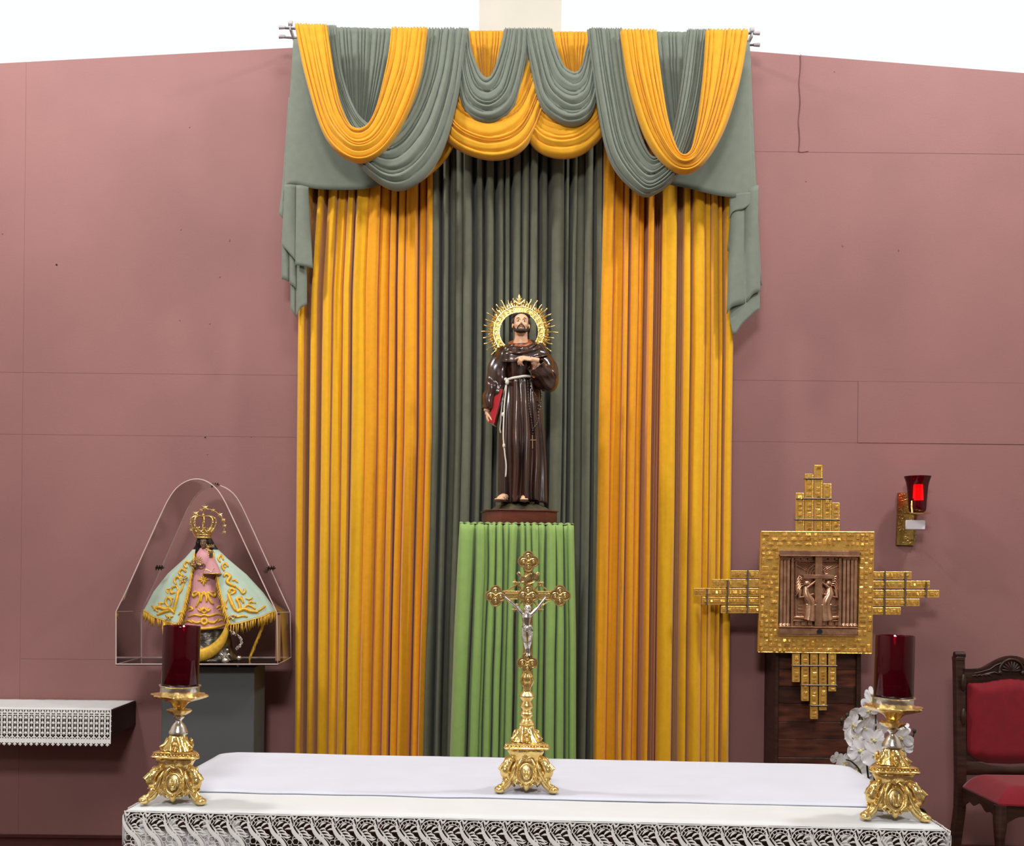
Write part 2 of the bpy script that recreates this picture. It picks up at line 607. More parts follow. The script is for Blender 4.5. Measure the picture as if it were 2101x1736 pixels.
drape('curtain', [(1353, 1384, 1), (1385, 1397, .25), (1397, 1411, 1), (1416, 1440, 1), (1440, 1452, .8), (1452, 1467, 1.05), (1468, 1476, .8), (1481, 1496, 1)], None,
      [(y, x - 3) for y, x in mid2], eRr, 'gold_cloth', 'golden yellow floor length curtain behind the left arm of the gold tabernacle cross', None, 5)

# ------------------------------------------------------------------ the swagged valance
def swag(name, outer, inner, m, d, nf, seed, label, group, amp=.021, belly=.05, nt=72, ns=None, sag=0.0, parent=None):
    """outer, inner: pixel polylines from the left shoulder to the right one (outer = lower edge)"""
    ns = ns or nf * 9
    rd = random.Random(seed)
    fw = [0.0]
    for k in range(nf):
        fw.append(fw[-1] + rd.uniform(.35, 1.8))
    fw = [k / fw[-1] for k in fw]
    am = [rd.uniform(.6, 1.25) for _ in range(nf + 1)]
    def fn(u, v):
        s_, t = u, v                                # s 0 inner .. 1 outer
        t_end = min(t, 1 - t)
        warp = .045 * noise.noise(Vector((s_ * 3.1, t * 3.2, seed))) + .02 * noise.noise(Vector((s_ * 9, t * 6, seed + 5)))
        sw = s_ + warp * min(1, s_ * 6, (1 - s_) * 6)
        a, b = cat(inner, t), cat(outer, t)
        x = a[0] + (b[0] - a[0]) * s_
        y = a[1] + (b[1] - a[1]) * s_
        ft = [0.0] + [fw[k] + .035 * noise.noise(Vector((k * 7.3, t * 2.6, seed))) for k in range(1, nf)] + [1.0]
        y -= 4.0 * max(0, 1 - t_end * 34) * abs(math.sin(s_ * nf * 4.7 + seed))
        k = 0
        while k < nf - 1 and sw > ft[k + 1]:
            k += 1
        f = max(0.0, min(1.0, (sw - ft[k]) / max(.004, ft[k + 1] - ft[k])))
        wd = (ft[k + 1] - ft[k]) * nf
        g = (math.sin(PI * f ** .7) ** .55) * (.7 + .3 * min(1.4, wd)) + .12 * math.sin(f * 7 + k * 2 + t * 5) * f * (1 - f) * 4
        h = am[k] * g * amp * (.55 + .45 * smoothstep(t_end * 5))
        bl = belly * math.sin(PI * t) ** .8 * (.35 + .65 * math.sin(PI * min(1, s_ * .75 + .12)))
        p = P(x, y, d)
        rnd_edge = .02 * (1 - min(1, (1 - s_) * 9)) ** 2 + .012 * (1 - min(1, s_ * 9)) ** 2
        return p + Vector((0, -h - bl + rnd_edge, 0))
    mb = MB()
    mb.grid(fn, ns, nt)
    o = mb.build(name, m, val, smooth=70, solid=.0012)
    return tag(o, label)

def gather(name, topL, topR, botL, botR, m, d, nf, seed, label, amp=.016, parent=None):
    "a gathered panel hanging from the rod, its pleats drawn together downwards"
    rd = random.Random(seed)
    ph = [rd.uniform(-.3, .3) for _ in range(nf + 2)]
    def fn(u, v):
        w = .012 * noise.noise(Vector((u * 6, v * 2, seed)))
        uu = u + w * min(1, u * 8, (1 - u) * 8)
        xt, yt = topL[0] + (topR[0] - topL[0]) * uu, topL[1] + (topR[1] - topL[1]) * uu
        xb, yb = botL[0] + (botR[0] - botL[0]) * uu, botL[1] + (botR[1] - botL[1]) * uu
        cv = v ** .9
        x, y = xt + (xb - xt) * (v ** 1.35), yt + (yb - yt) * cv
        f = u * nf
        k = int(f)
        g = abs(math.sin(PI * (f + .3 * math.sin(f * 1.7 + seed) + ph[min(k, nf)] * .3))) ** .7
        top = math.exp(-((v - .055) / .02) ** 2) * .006
        return P(x, y, d) + Vector((0, -amp * g * (1 if v > .03 else .6) + top, 0))
    mb = MB()
    mb.grid(fn, nf * 9, 34)
    o = mb.build(name, m, val, smooth=70, solid=.0012)
    return tag(o, label)

rodt = thing('curtain_rod', 'pair of thin steel curtain rods with clear end brackets carrying the swags', 'curtain rod', P(1060, 70, RODD))
for (ya, yb, dd) in ((56, 68, RODD), (75, 92, RODD + .07)):
    mb = MB()
    a, b = P(573, ya, dd), P(1558, yb, dd)
    q = [a, P(610, ya + 3, dd), P(800, ya + 10, dd), P(1060, ya + 14, dd), P(1400, yb + 3, dd), b]
    mb.tube([Vector(cat([tuple(k) for k in q], t / 30)) for t in range(31)], .0065, 10)
    rr = mb.build('rod', 'rod', rodt)
    for e, sgn in ((a, -1), (b, 1)):
        mb = MB()
        mb.tube([e + Vector((sgn * .002, 0, 0)), e - Vector((sgn * .035, 0, 0))], [.012, .0095], 12)
        mb.build('end_cap', 'clear_plastic', rr)
for (x, y) in ((597, 62), (1541, 76)):
    mb = MB()
    c = P(x, y, RODD + .02)
    mb.box(c + Vector((0, .11, 0)), (.012, .28, .03), bev=.004)
    mb.tube([c + Vector((-.012, -.02, .03)), c + Vector((.012, -.02, .03))], .015, 12)
    mb.build('bracket', 'clear_plastic', rodt)

val = thing('valance', 'swagged valance of mustard gold and sage grey cloth across the curtain tops', 'valance', P(1060, 70, RODD))
# gathered pieces behind, then the swags in front (depth decreasing = nearer)
gather('pleated_cloth', (664, 56), (812, 60), (722, 285), (752, 285), 'sage', RODD - .01, 15, 11, 'sage grey gathered cloth showing inside the left gold swag')
gather('pleated_cloth', (1340, 66), (1455, 67), (1385, 335), (1412, 335), 'sage', RODD - .01, 12, 12, 'sage grey gathered cloth showing inside the right gold swag')
gather('pleated_cloth', (958, 64), (1034, 64), (985, 185), (1010, 185), 'swag_gold', RODD - .012, 9, 13, 'small patch of gathered mustard cloth inside the left centre grey swag')
gather('pleated_cloth', (1130, 66), (1212, 66), (1165, 172), (1190, 172), 'swag_gold', RODD - .012, 9, 14, 'small patch of gathered mustard cloth inside the right centre grey swag')
# gold centre swags (behind the small grey ones)
swag('swag', [(1040, 120), (1060, 230), (1095, 305), (1150, 328), (1205, 312), (1250, 250), (1262, 130)],
     [(1075, 120), (1095, 190), (1118, 228), (1150, 240), (1185, 225), (1215, 190), (1235, 130)], 'swag_gold', RODD - .03, 7, 21,
     'short mustard swag low in the valance, right of centre', None)
swag('swag', [(925, 110), (905, 230), (925, 298), (1005, 331), (1075, 308), (1120, 215), (1142, 110)],
     [(955, 110), (945, 175), (960, 210), (1005, 228), (1050, 200), (1078, 140), (1090, 90)], 'swag_gold', RODD - .05, 8, 22,
     'mustard swag low in the valance, left of centre, overlapping its neighbour', None)
# gold sliver under the left grey swag
swag('swag', [(760, 300), (815, 372), (850, 378), (885, 355), (915, 325), (935, 290)], [(770, 290), (815, 340), (850, 350), (880, 330), (905, 300), (920, 270)],
     'swag_gold', RODD - .02, 3, 23, 'sliver of mustard cloth peeping out below the left grey swag', None, amp=.006, belly=.01)
# small grey centre swags
swag('swag', [(940, 62), (938, 160), (955, 232), (1004, 256), (1052, 225), (1076, 140), (1084, 62)],
     [(962, 62), (968, 105), (985, 150), (1000, 163), (1012, 148), (1024, 108), (1034, 62)], 'sage', RODD - .085, 9, 24,
     'small sage grey centre swag, the left one of the pair', None, amp=.018, belly=.045)
swag('swag', [(1076, 62), (1090, 150), (1112, 225), (1165, 261), (1212, 240), (1232, 160), (1236, 62)],
     [(1134, 62), (1143, 100), (1158, 138), (1178, 151), (1192, 138), (1202, 100), (1212, 62)], 'sage', RODD - .085, 9, 25,
     'small sage grey centre swag, the right one of the pair', None, amp=.018, belly=.045)
# large grey swags
swag('swag', [(640, 56), (672, 200), (712, 310), (790, 386), (850, 384), (905, 320), (940, 200), (960, 62)],
     [(690, 56), (705, 160), (735, 235), (770, 262), (805, 250), (838, 190), (860, 120), (868, 62)], 'sage', RODD - .12, 10, 26,
     'large sage grey swag beside the left gold swag', None, amp=.022, belly=.05)
swag('swag', [(1205, 62), (1222, 200), (1250, 330), (1305, 398), (1345, 400), (1395, 352), (1435, 240), (1460, 64)],
     [(1278, 62), (1288, 160), (1308, 260), (1330, 318), (1350, 322), (1375, 280), (1395, 180), (1410, 64)], 'sage', RODD - .12, 10, 27,
     'large sage grey swag beside the right gold swag', None, amp=.022, belly=.05)
# large gold swags in front
swag('swag', [(604, 52), (628, 165), (668, 285), (722, 334), (775, 326), (822, 270), (862, 170), (878, 60)],
     [(672, 54), (680, 110), (690, 170), (703, 225), (724, 264), (752, 262), (772, 225), (788, 160), (797, 110), (802, 60)], 'swag_gold', RODD - .165, 8, 28,
     'large mustard gold swag at the left end of the valance', None, amp=.024, belly=.055)
swag('swag', [(1272, 64), (1290, 180), (1325, 290), (1375, 352), (1428, 352), (1478, 285), (1515, 180), (1538, 64)],
     [(1348, 64), (1352, 120), (1360, 190), (1372, 260), (1392, 316), (1414, 312), (1428, 255), (1438, 180), (1444, 120), (1448, 64)], 'swag_gold', RODD - .165, 8, 29,
     'large mustard gold swag at the right end of the valance', None, amp=.024, belly=.055)

# ------------------------------------------------------------------ side tails
def patch(mb, TL, TR, BL, BR, d, bulge=.012, waves=1, nx=16, ny=22, midl=None, midr=None, tilt=0.0, hem=None):
    "a hanging strip; midl/midr bend the sides; hem: list of pixels for the lower edge"
    L_ = [TL] + (midl or []) + [BL]
    R_ = [TR] + (midr or []) + [BR]
    def fn(u, v):
        a, b = cat(L_, v), cat(R_, v)
        if hem and v > 0:
            ph = cat(hem, u)
            base = (BL[0] + (BR[0] - BL[0]) * u, BL[1] + (BR[1] - BL[1]) * u)
            off = ((ph[0] - base[0]) * v ** 2, (ph[1] - base[1]) * v ** 2)
        else:
            off = (0, 0)
        x, y = a[0] + (b[0] - a[0]) * u + off[0], a[1] + (b[1] - a[1]) * u + off[1]
        g = abs(math.sin(PI * waves * u)) ** .8
        return P(x, y, d) + Vector((0, -bulge * g + tilt * u, 0))
    mb.grid(fn, nx, ny)
tl = MB()
DT = RODD + .03
patch(tl, (602, 80), (760, 80), (579, 398), (880, 345), DT, .02, 1, 30, 26, midl=[(594, 200), (586, 300)], midr=[(790, 250)], hem=[(581, 412), (586, 386), (606, 380), (650, 389), (740, 389), (800, 372), (890, 330)], tilt=.02)
patch(tl, (592, 200), (606, 200), (572, 440), (583, 452), DT + .015, .008, 1, 8, 16, midl=[(580, 370)], midr=[(592, 380)])
patch(tl, (584, 380), (607, 380), (578, 502), (607, 536), DT - .012, .014, 1)
patch(tl, (608, 380), (633, 384), (606, 544), (642, 551), DT - .018, .013, 1)
patch(tl, (579, 470), (595, 480), (578, 573), (593, 578), DT + .01, .012, 1, 8, 10)
patch(tl, (594, 500), (607, 510), (594, 580), (607, 592), DT + .004, .010, 1, 8, 10)
patch(tl, (596, 560), (607, 560), (596, 634), (607, 650), DT + .02, .010, 1, 8, 10)
patch(tl, (607, 540), (629, 545), (608, 651), (630, 624), DT + .012, .014, 1, 10, 12, midr=[(630, 590)], hem=[(608, 651), (616, 635), (624, 630), (630, 624)])
tag(tl.build('tail', 'sage', val, smooth=70, solid=.0015), 'sage grey cascade tail at the left end of the valance')
tr = MB()
patch(tr, (1420, 85), (1537, 85), (1368, 378), (1545, 408), DT, .02, 1, 30, 26, midr=[(1540, 250)], hem=[(1368, 378), (1420, 391), (1470, 404), (1515, 409), (1545, 408)], tilt=-.01)
patch(tr, (1528, 90), (1538, 90), (1545, 584), (1563, 586), DT + .02, .012, 1, 10, 20, midr=[(1548, 300)], midl=[(1536, 300)])
patch(tr, (1534, 120), (1540, 120), (1538, 597), (1561, 598), DT + .012, .012, 1, 10, 20, midr=[(1549, 330)], midl=[(1530, 330)])
patch(tr, (1497, 400), (1548, 395), (1496, 450), (1546, 412), DT - .01, .016, 1, 14, 8, hem=[(1495, 450), (1503, 436), (1525, 430), (1546, 411)])
patch(tr, (1500, 400), (1556, 380), (1491, 640), (1560, 598), DT - .004, .018, 2, 20, 20, midl=[(1495, 500)], midr=[(1556, 500)], hem=[(1491, 645), (1500, 632), (1530, 622), (1543, 606), (1560, 598)])
patch(tr, (1500, 420), (1508, 420), (1492, 515), (1500, 518), DT - .002, .006, 1, 6, 8)
patch(tr, (1494, 600), (1558, 560), (1500, 676), (1559, 634), DT + .01, .018, 1, 20, 14, hem=[(1497, 655), (1504, 688), (1520, 668), (1545, 644), (1559, 634)])
tag(tr.build('tail', 'sage', val, smooth=70, solid=.0015), 'sage grey cascade tail at the right end of the valance')
# ================================================================== the altar table
M['linen'] = mat('white_linen', (214, 216, 217), 0.85, sheen=.2, vary=.02, vscale=6, bump=.25, bscale=14)
M['linen_blue'] = mat('bluish_white_linen', (206, 209, 222), 0.85, sheen=.2, vary=.02, vscale=6, bump=.25, bscale=10)
M['lace'] = mat('white_lace_thread', (246, 246, 243), 0.85, sheen=.2, vary=.02, vscale=40)
M['stone'] = mat('grey_beige_stone', (134, 124, 110), 0.7, vary=.08, vscale=6)
M['dark_wood'] = mat('dark_walnut_wood', (62, 36, 27), 0.42, rgb2=(38, 20, 15), vscale=3.5, stretch=(2, 2, 14), bump=.2, bscale=20)
M['walnut_h'] = mat('reddish_walnut_plank', (98, 54, 38), 0.4, rgb2=(52, 27, 20), vscale=2.6, stretch=(3, 3, 14), bump=.15, bscale=14, detail=6)
M['velvet'] = mat('crimson_velvet', (122, 3, 24), 0.85, sheen=.15, vary=.08, vscale=20, bump=.2, bscale=160)
M['grey_paint'] = mat('charcoal_grey_paint', (84, 87, 87), 0.6, vary=.03, vscale=3)
TZ = EYE - .67 * K                           # table height
FL, FR_, BL_, BR_ = PZ(258, 1665, TZ), PZ(1940, 1705, TZ), PZ(410, 1547, TZ), PZ(1742, 1575.5, TZ)
ex = (FR_ - FL).normalized()
ey = Vector((-ex.y, ex.x, 0))
TW = (FR_ - FL).length
TD = ((BL_ - FL).dot(ey) + (BR_ - FR_).dot(ey)) / 2
def T(u, v, z=0.0):
    "point on the table: u metres from the left front corner along the front, v towards the back"
    return FL + ex * u + ey * v + Vector((0, 0, z))
def TP(x, y):
    "table coordinates of a pixel on the table top"
    p = PZ(x, y, TZ) - FL
    return p.dot(ex), p.dot(ey)
altar = thing('altar_table', 'long altar table under white cloths across the foreground', 'table', T(TW / 2, TD / 2, -TZ))
def tbox(u0, u1, v0, v1, z0, z1):
    mb = MB()
    mb.prism([T(u0, v0, z0), T(u1, v0, z0), T(u1, v1, z0), T(u0, v1, z0)], (0, 0, z1 - z0))
    return mb
tbox(.01, TW - .01, .01, TD - .01, -.055, -.004).build('tabletop', 'dark_wood', altar, smooth=False, bevel=.004)
tbox(.36, TW - .36, .16, TD - .16, -TZ + .06, -.056).build('base', 'stone', altar, smooth=False, bevel=.006)
tbox(.30, TW - .30, .12, TD - .12, -TZ, -TZ + .06).build('plinth', 'stone', altar, smooth=False, bevel=.006)

def sheet(u0, u1, v0, v1, z, drop_l=0, drop_r=0, drop_b=0, rad=.012, round_b=.055, wav=.0, seed=1, nu=90, nv=26):
    "cloth lying on the table top with turned-down ends"
    mb = MB()
    tot = (u1 - u0) + drop_l + drop_r
    def fn(a, b):
        s_ = a * tot - drop_l
        v = v0 + (v1 - v0) * (1 - (1 - b) ** 1.6)
        w = wav * noise.noise(Vector((a * 14, b * .5, seed))) * (1 - b) ** 6
        over = max(0, -s_, s_ - (u1 - u0))
        sx = 0 if over == 0 else (-1 if s_ < 0 else 1)
        u = u0 + max(0, min(u1 - u0, s_))
        dv = v1 - v
        if dv < round_b:
            ins = round_b - math.sqrt(max(0, round_b ** 2 - (round_b - dv) ** 2))
            u = u0 + ins + (u - u0) / (u1 - u0) * (u1 - u0 - 2 * ins)
        zz = z
        if over > 0:
            zz = z - max(0, over - rad)
            u += sx * min(over, rad) * .7
            zz -= .3 * min(over, rad)
        vv = v + w
        zz += .0015 * noise.noise(Vector((u * 2.2, v * 3, seed))) + .001 * noise.noise(Vector((u * 9, v * 7, seed)))
        return T(u, vv, zz)
    mb.grid(fn, nu, nv)
    return mb
cloth = thing('altar_cloth', 'white altar cloth with an openwork lace border hanging over the front', 'tablecloth', T(TW / 2, TD / 2, .004))
sheet(0, TW, -.004, TD + .003, .004, .12, .12, seed=2).build('cloth_sheet', 'linen', cloth, smooth=80, solid=.0015)
over_ = sheet(-.004, TW + .004, TP(410, 1629)[1], TD + .012, .008, .10, .10, seed=5, wav=.012)
oc = over_.build('cloth_runner', 'linen_blue', None, smooth=80, solid=.0022)
tag(oc, 'plain bluish white cloth laid over the rear part of the altar top', 'tablecloth')
hem = MB()
hv = TP(410, 1629)[1]
hem.tube([T(u, hv + .012 * noise.noise(Vector(((u + .10) / (TW + .208) * 14, 0, 5))) - .0005, .0095 + .0012 * noise.noise(Vector((u * 5, 0, 3)))) for u in [(k / 150) * TW for k in range(151)]], .0016, 5)
hm = hem.build('hem', 'linen_blue', oc)

# ---- lace border: one motif, its mesh shared by every repeat
def ribbon(mb, pts, w, th=.0007, n=4):
    "flat thread through 2-D pts (metres, x right, z down)"
    p3 = [Vector((p[0], 0, -p[1])) for p in pts]
    mb.tube(p3, w, n, flat=((0, 1, 0), max(.12, th / (max(w) if hasattr(w, '__len__') else w))))
PIT = TW / 38.0
def lace_mesh():
    mb = MB()
    s_ = PIT / 44.0                            # metres per pixel of the photograph at the table's edge
    def rb(pts, w, k=7):
        q = [cat(pts, t / (k * (len(pts) - 1))) for t in range(k * (len(pts) - 1) + 1)] if len(pts) > 2 else pts
        ww = [wi * s_ * .72 for wi in (w if hasattr(w, '__len__') else [w])]
        if len(ww) > 1:
            ws = [cat([(x,) for x in ww], t / (len(q) - 1))[0] for t in range(len(q))]
        else:
            ws = ww[0]
        ribbon(mb, [(a * s_, b * s_) for a, b in q], ws)
    # top edging, small triangles
    rb([(-1, 1), (22, 1.5), (45, 1)], 2.0)
    rb([(0, 2), (5, 9), (11, 3)], [1.6, 3.4, 1.6], 3)
    rb([(33, 3), (38, 8), (44, 2)], [1.2, 2.0, 1.2], 3)
    # arch with spokes
    rb([(3, 24), (10, 11), (24, 5.5), (38, 9), (46, 20)], 1.3, 5)
    rb([(8, 25), (15, 16), (25, 12), (35, 15), (41, 22)], 1.0, 5)
    for (a, b) in (((9, 12), (13, 18)), ((16, 8), (19, 14)), ((24, 6), (25, 12)), ((32, 7), (31, 13)), ((39, 11), (36, 16))):
        rb([a, b], .9)
    for q in ([(14, 24), (20, 17), (27, 15)], [(24, 27), (31, 20), (38, 18)]):
        rb(q, [.6, 3.0, .8], 4)
    # S-shaped band
    rb([(-3, 8), (-1, 24), (8, 40), (24, 54), (33, 70), (30, 86)], [1.2, 4.2, 6.2, 6.0, 5.0, 1.2], 6)
    rb([(1, 6), (6, 22), (15, 36), (30, 50), (40, 66), (38, 84)], [.9, .9, .9, .9, .9, .9], 6)
    # leaf sprig
    rb([(10, 26), (18, 38), (27, 47)], 1.0, 4)
    for (a, b, c) in (((14, 30), (22, 27), (27, 30)), ((17, 34), (26, 33), (33, 37)), ((21, 39), (31, 40), (38, 45)), ((26, 44), (36, 47), (44, 44)), ((15, 31), (17, 38), (16, 45)),
                      ((20, 37), (22, 44), (23, 50)), ((30, 30), (38, 28), (44, 30)), ((31, 33), (34, 40), (42, 42))):
        rb([a, b, c], [.5, 2.8, .5], 4)
    # hexagon net
    for cx, cy, r in ((9, 55, 7), (20, 66, 5.5), (41, 56, 6)):
        h = [(cx + r * math.cos(PI * k / 3), cy + r * math.sin(PI * k / 3)) for k in range(7)]
        for a, b in zip(h, h[1:]):
            rb([a, b], .8)
    # ring with spokes and centre
    cx, cy = 12, 82
    for r, w in ((15, 1.5), (6, 1.8)):
        rb([(cx + r * math.cos(2 * PI * k / 16), cy + r * math.sin(2 * PI * k / 16)) for k in range(17)], w, 1)
    for k in range(8):
        a = 2 * PI * k / 8 + .2
        rb([(cx + 6 * math.cos(a), cy + 6 * math.sin(a)), (cx + 15 * math.cos(a), cy + 15 * math.sin(a))], .9)
    rb([(cx + 3 * math.cos(k), cy + 3 * math.sin(k)) for k in range(7)], 1.8, 1)
    for (a, b) in (((27, 84), (40, 88)), ((30, 92), (44, 100)), ((24, 96), (34, 112)), ((-2, 100), (10, 112)), ((36, 78), (44, 74)), ((0, 62), (4, 70)), ((14, 60), (17, 67)),
                   ((4, 44), (2, 52)), ((26, 70), (34, 62)), ((44, 88), (46, 76))):
        rb([a, b], 1.0)
    # lower scallop
    rb([(0, 118), (6, 104), (22, 99), (38, 104), (44, 118)], [2.2, 2.2, 2.6, 2.2, 2.2], 5)
    rb([(0, 118), (8, 130), (22, 134), (36, 130), (44, 118)], 2.2, 5)
    for k in range(5):
        rb([(6 + 8 * k, 104 - 3 * math.sin(PI * k / 4)), (6 + 8 * k, 127 + 4 * math.sin(PI * k / 4))], [.8, 2.2, .8] if 0 else .9)
    # centre the motif on its own origin
    mb.v = [(p[0], p[1], p[2]) for p in mb.v]
    return mb.mesh('lace_motif')
lm = lace_mesh()
lm.materials.append(M['lace'])
lrd = random.Random(8)
def lace_run(p0, direction, count, step, outward):
    ang = math.atan2(direction.y, direction.x)
    for k in range(count):
        o = bpy.data.objects.new('lace_motif', lm)
        COL.objects.link(o)
        o.parent = cloth
        p = p0 + direction * (k * step) + outward * (.003 + .003 * math.sin(k * 1.3))
        o.location = p - cloth.location
        o.rotation_euler = (R(-2 + lrd.uniform(-1.5, 1.5)), 0, ang + R(lrd.uniform(-1, 1)))
lace_run(T(0, -.006, .004), ex, 38, PIT, -ey)
lace_run(T(-.012, TD, .0), -ey, int(TD / PIT), PIT, -ex)
lace_run(T(TW + .012, 0, .0), ey, int(TD / PIT), PIT, ex)
# a second, plain lining cloth bunched behind the lace at both ends
for nm, ua, ub, sd in (('left', .02, .38, 3), ('right', TW - .42, TW - .02, 4)):
    mb = MB()
    mb.grid(lambda a, b: T(ua + (ub - ua) * a, .02 + .014 * math.sin(a * 22 + sd) + .012 * noise.noise(Vector((a * 9, b * 3, sd))), -.022 - .20 * b), 50, 12)
    o = mb.build('cloth_lining', 'linen', cloth, smooth=80, solid=.0015)

# ================================================================== wall shelf, left
sh = thing('wall_shelf', 'dark wooden wall shelf at the left edge under a lace cloth', 'shelf', P(110, 1480, 5.5))
sa, sb = P(279, 1437, 5.70), P(228, 1458, 5.33)
szt = (sa.z + sb.z) / 2
x1 = (sa.x + P(231, 1458, 5.33).x) / 2
x0 = P(-160, 1458, 5.33).x
mb = MB(); mb.box(((x0 + x1) / 2, (5.33 * K + WY) / 2, szt - .075), (x1 - x0, WY - 5.33 * K - .002, .15), bev=.004)
mb.build('shelf_box', mat('black_walnut_wood', (38, 20, 20), .5, vary=.2, vscale=6), sh, smooth=False)
lc = thing('shelf_cloth', 'white cloth with crocheted lace edge on the left wall shelf', 'tablecloth', Vector(((x0 + x1) / 2, 5.5 * K, szt)))
mb = MB()
yf = 5.33 * K
mb.grid(lambda a, b: Vector((x0 + (x1 - x0 - .004) * a, yf - .004 + (WY - yf) * b, szt + .003 + .002 * noise.noise(Vector((a * 20, b * 4, 1))))), 60, 8)
mb.build('cloth_sheet', 'linen', lc, smooth=80, solid=.002)
pit = 11.15 / F * 5.33 * K
def crochet():
    mb = MB()
    s_ = pit / 11.15
    def ring(cx, cz, r, w, n=12):
        mb.tube([Vector((cx + r * math.cos(2 * PI * k / n), 0, cz + r * math.sin(2 * PI * k / n))) for k in range(n)], w, 4, closed=True, flat=((0, 1, 0), .5))
    def bar(a, b, w):
        mb.tube([Vector((a[0], 0, a[1])), Vector((b[0], 0, b[1]))], w, 4, flat=((0, 1, 0), .4))
    for sx in (-1, 1):
        bar((sx * pit / 2, 0), (sx * pit / 2, -70 * s_), 1.3 * s_)
    bar((-pit / 2, -.6 * s_), (pit / 2, -.6 * s_), 1.6 * s_)
    # arch row
    bar((-4.5 * s_, -10 * s_), (0, -2.5 * s_), .9 * s_); bar((4.5 * s_, -10 * s_), (0, -2.5 * s_), .9 * s_)
    mb.ball((0, 0, -7.5 * s_), (1.9 * s_, .6 * s_, 2.4 * s_), 8, 5)
    bar((-pit / 2, -12 * s_), (pit / 2, -12 * s_), 1.0 * s_)
    for k in range(4):
        cz = -(18 + 10.4 * k) * s_
        mb.ball((0, 0, cz), (2.9 * s_, .7 * s_, 2.9 * s_), 10, 5)
        for j in range(6):
            a = PI * j / 3 + .5
            bar((2.4 * s_ * math.cos(a), cz + 2.4 * s_ * math.sin(a)), (5.4 * s_ * math.cos(a), cz + 5.4 * s_ * math.sin(a)), .45 * s_)
        for sx in (-1, 1):
            mb.prism([Vector((sx * pit / 2, -.0006, cz + 5.2 * s_ + dz * s_)) + Vector((dx * s_, 0, 0)) for dx, dz in ((-2.6, 0), (0, -2.6), (2.6, 0), (0, 2.6))], (0, .0012, 0))
    bar((-pit / 2, -54.2 * s_), (0, -60 * s_), 1.0 * s_); bar((pit / 2, -54.2 * s_), (0, -60 * s_), 1.0 * s_)
    mb.prism([Vector((dx * s_, -.0006, -dz * s_)) for dx, dz in ((-5.6, 60.5), (5.6, 60.5), (5.6, 69), (-5.6, 69))], (0, .0012, 0))
    bar((0, -68 * s_), (0, -75 * s_), 1.2 * s_); bar((0, -69 * s_), (-3.2 * s_, -73 * s_), .9 * s_); bar((0, -69 * s_), (3.2 * s_, -73 * s_), .9 * s_)
    return mb.mesh('lace_motif')
cm = crochet()
cm.materials.append(M['lace'])
n = 0
x = x1 - .008 - pit / 2
while x > x0:
    o = bpy.data.objects.new('lace_motif', cm)
    COL.objects.link(o)
    o.parent = lc
    o.location = Vector((x, yf - .007 - .002 * math.sin(n * .9), szt + .002)) - lc.location
    o.rotation_euler = (R(-1), 0, R(3 * math.sin(n)))
    x -= pit
    n += 1

# ================================================================== plinth under the display case
cx0, cx1 = P(332, 1400, 5.25).x, P(522, 1400, 5.25).x
ztp = P(430, 1368, 5.25).z
pc = thing('case_plinth', 'charcoal grey square plinth under the clear display case', 'plinth', ((cx0 + cx1) / 2, 5.45 * K, 0))
mb = MB(); mb.box(((cx0 + cx1) / 2, 5.38 * K, ztp / 2), (cx1 - cx0, .26 * K, ztp), bev=.003)
mb.build('plinth_body', 'grey_paint', pc, smooth=False)
mb = MB(); mb.box(((cx0 + cx1) / 2, 5.38 * K, .03), (cx1 - cx0 + .03, .26 * K + .03, .06), bev=.003)
mb.build('plinth_foot', 'grey_paint', pc, smooth=False)

# ================================================================== green draped pedestal of the statue
gx0, gx1 = P(943, 1090, 4.98).x, P(1179, 1090, 4.98).x
gzt = P(1060, 1076, 4.98).z
gy0, gy1 = 4.98 * K, 5.42 * K
gp = thing('statue_pedestal', 'tall square pedestal hidden under the green cloth', 'pedestal', ((gx0 + gx1) / 2, (gy0 + gy1) / 2, 0))
mb = MB(); mb.box(((gx0 + gx1) / 2, (gy0 + gy1) / 2 + .02, gzt / 2 - .004), (gx1 - gx0 - .09, gy1 - gy0 - .05, gzt - .008), bev=.004)
mb.build('pedestal_body', 'dark_wood', gp, smooth=False)
grn = thing('pedestal_cloth', 'leaf green gathered cloth draped down the statue pedestal', 'cloth', ((gx0 + gx1) / 2, (gy0 + gy1) / 2, gzt))
# (left, right, level, top lean) of the front pleats, photograph row 1300
gst = [(936, 965, 1), (971, 990, .9), (990, 996, .3), (998, 1014, .8), (1016, 1029, .95), (1031, 1041, .6), (1041, 1056, 1), (1063, 1076, .8), (1077, 1090, .75), (1090, 1104, .85), (1105, 1117, .6),
       (1121, 1140, 1), (1140, 1157, .95), (1160, 1167, .5), (1167, 1180, .9)]
cols = []
prv = None
gd = .075
for (a, b, lv) in gst:
    w = b - a
    if prv is not None and a - prv > .9:
        cols.append(((prv + a) / 2, -gd * .8))
    for f, q in ((0, .2), (.07, .6), (.2, .9), (.35, 1.0), (.5, 1.02), (.65, 1.0), (.8, .9), (.93, .6), (1, .2)):
        cols.append((a + w * f, gd * lv * q))
    prv = b
cols.sort()
La, Ra = cols[0][0], cols[-1][0]
nr = 60
mb = MB()
eGL = [(1073, 943), (1100, 942), (1300, 934), (1555, 925)]
eGR = [(1073, 1178), (1300, 1180), (1555, 1180)]
vs = []
zb = .02
side = 10
nv_ = len(cols)
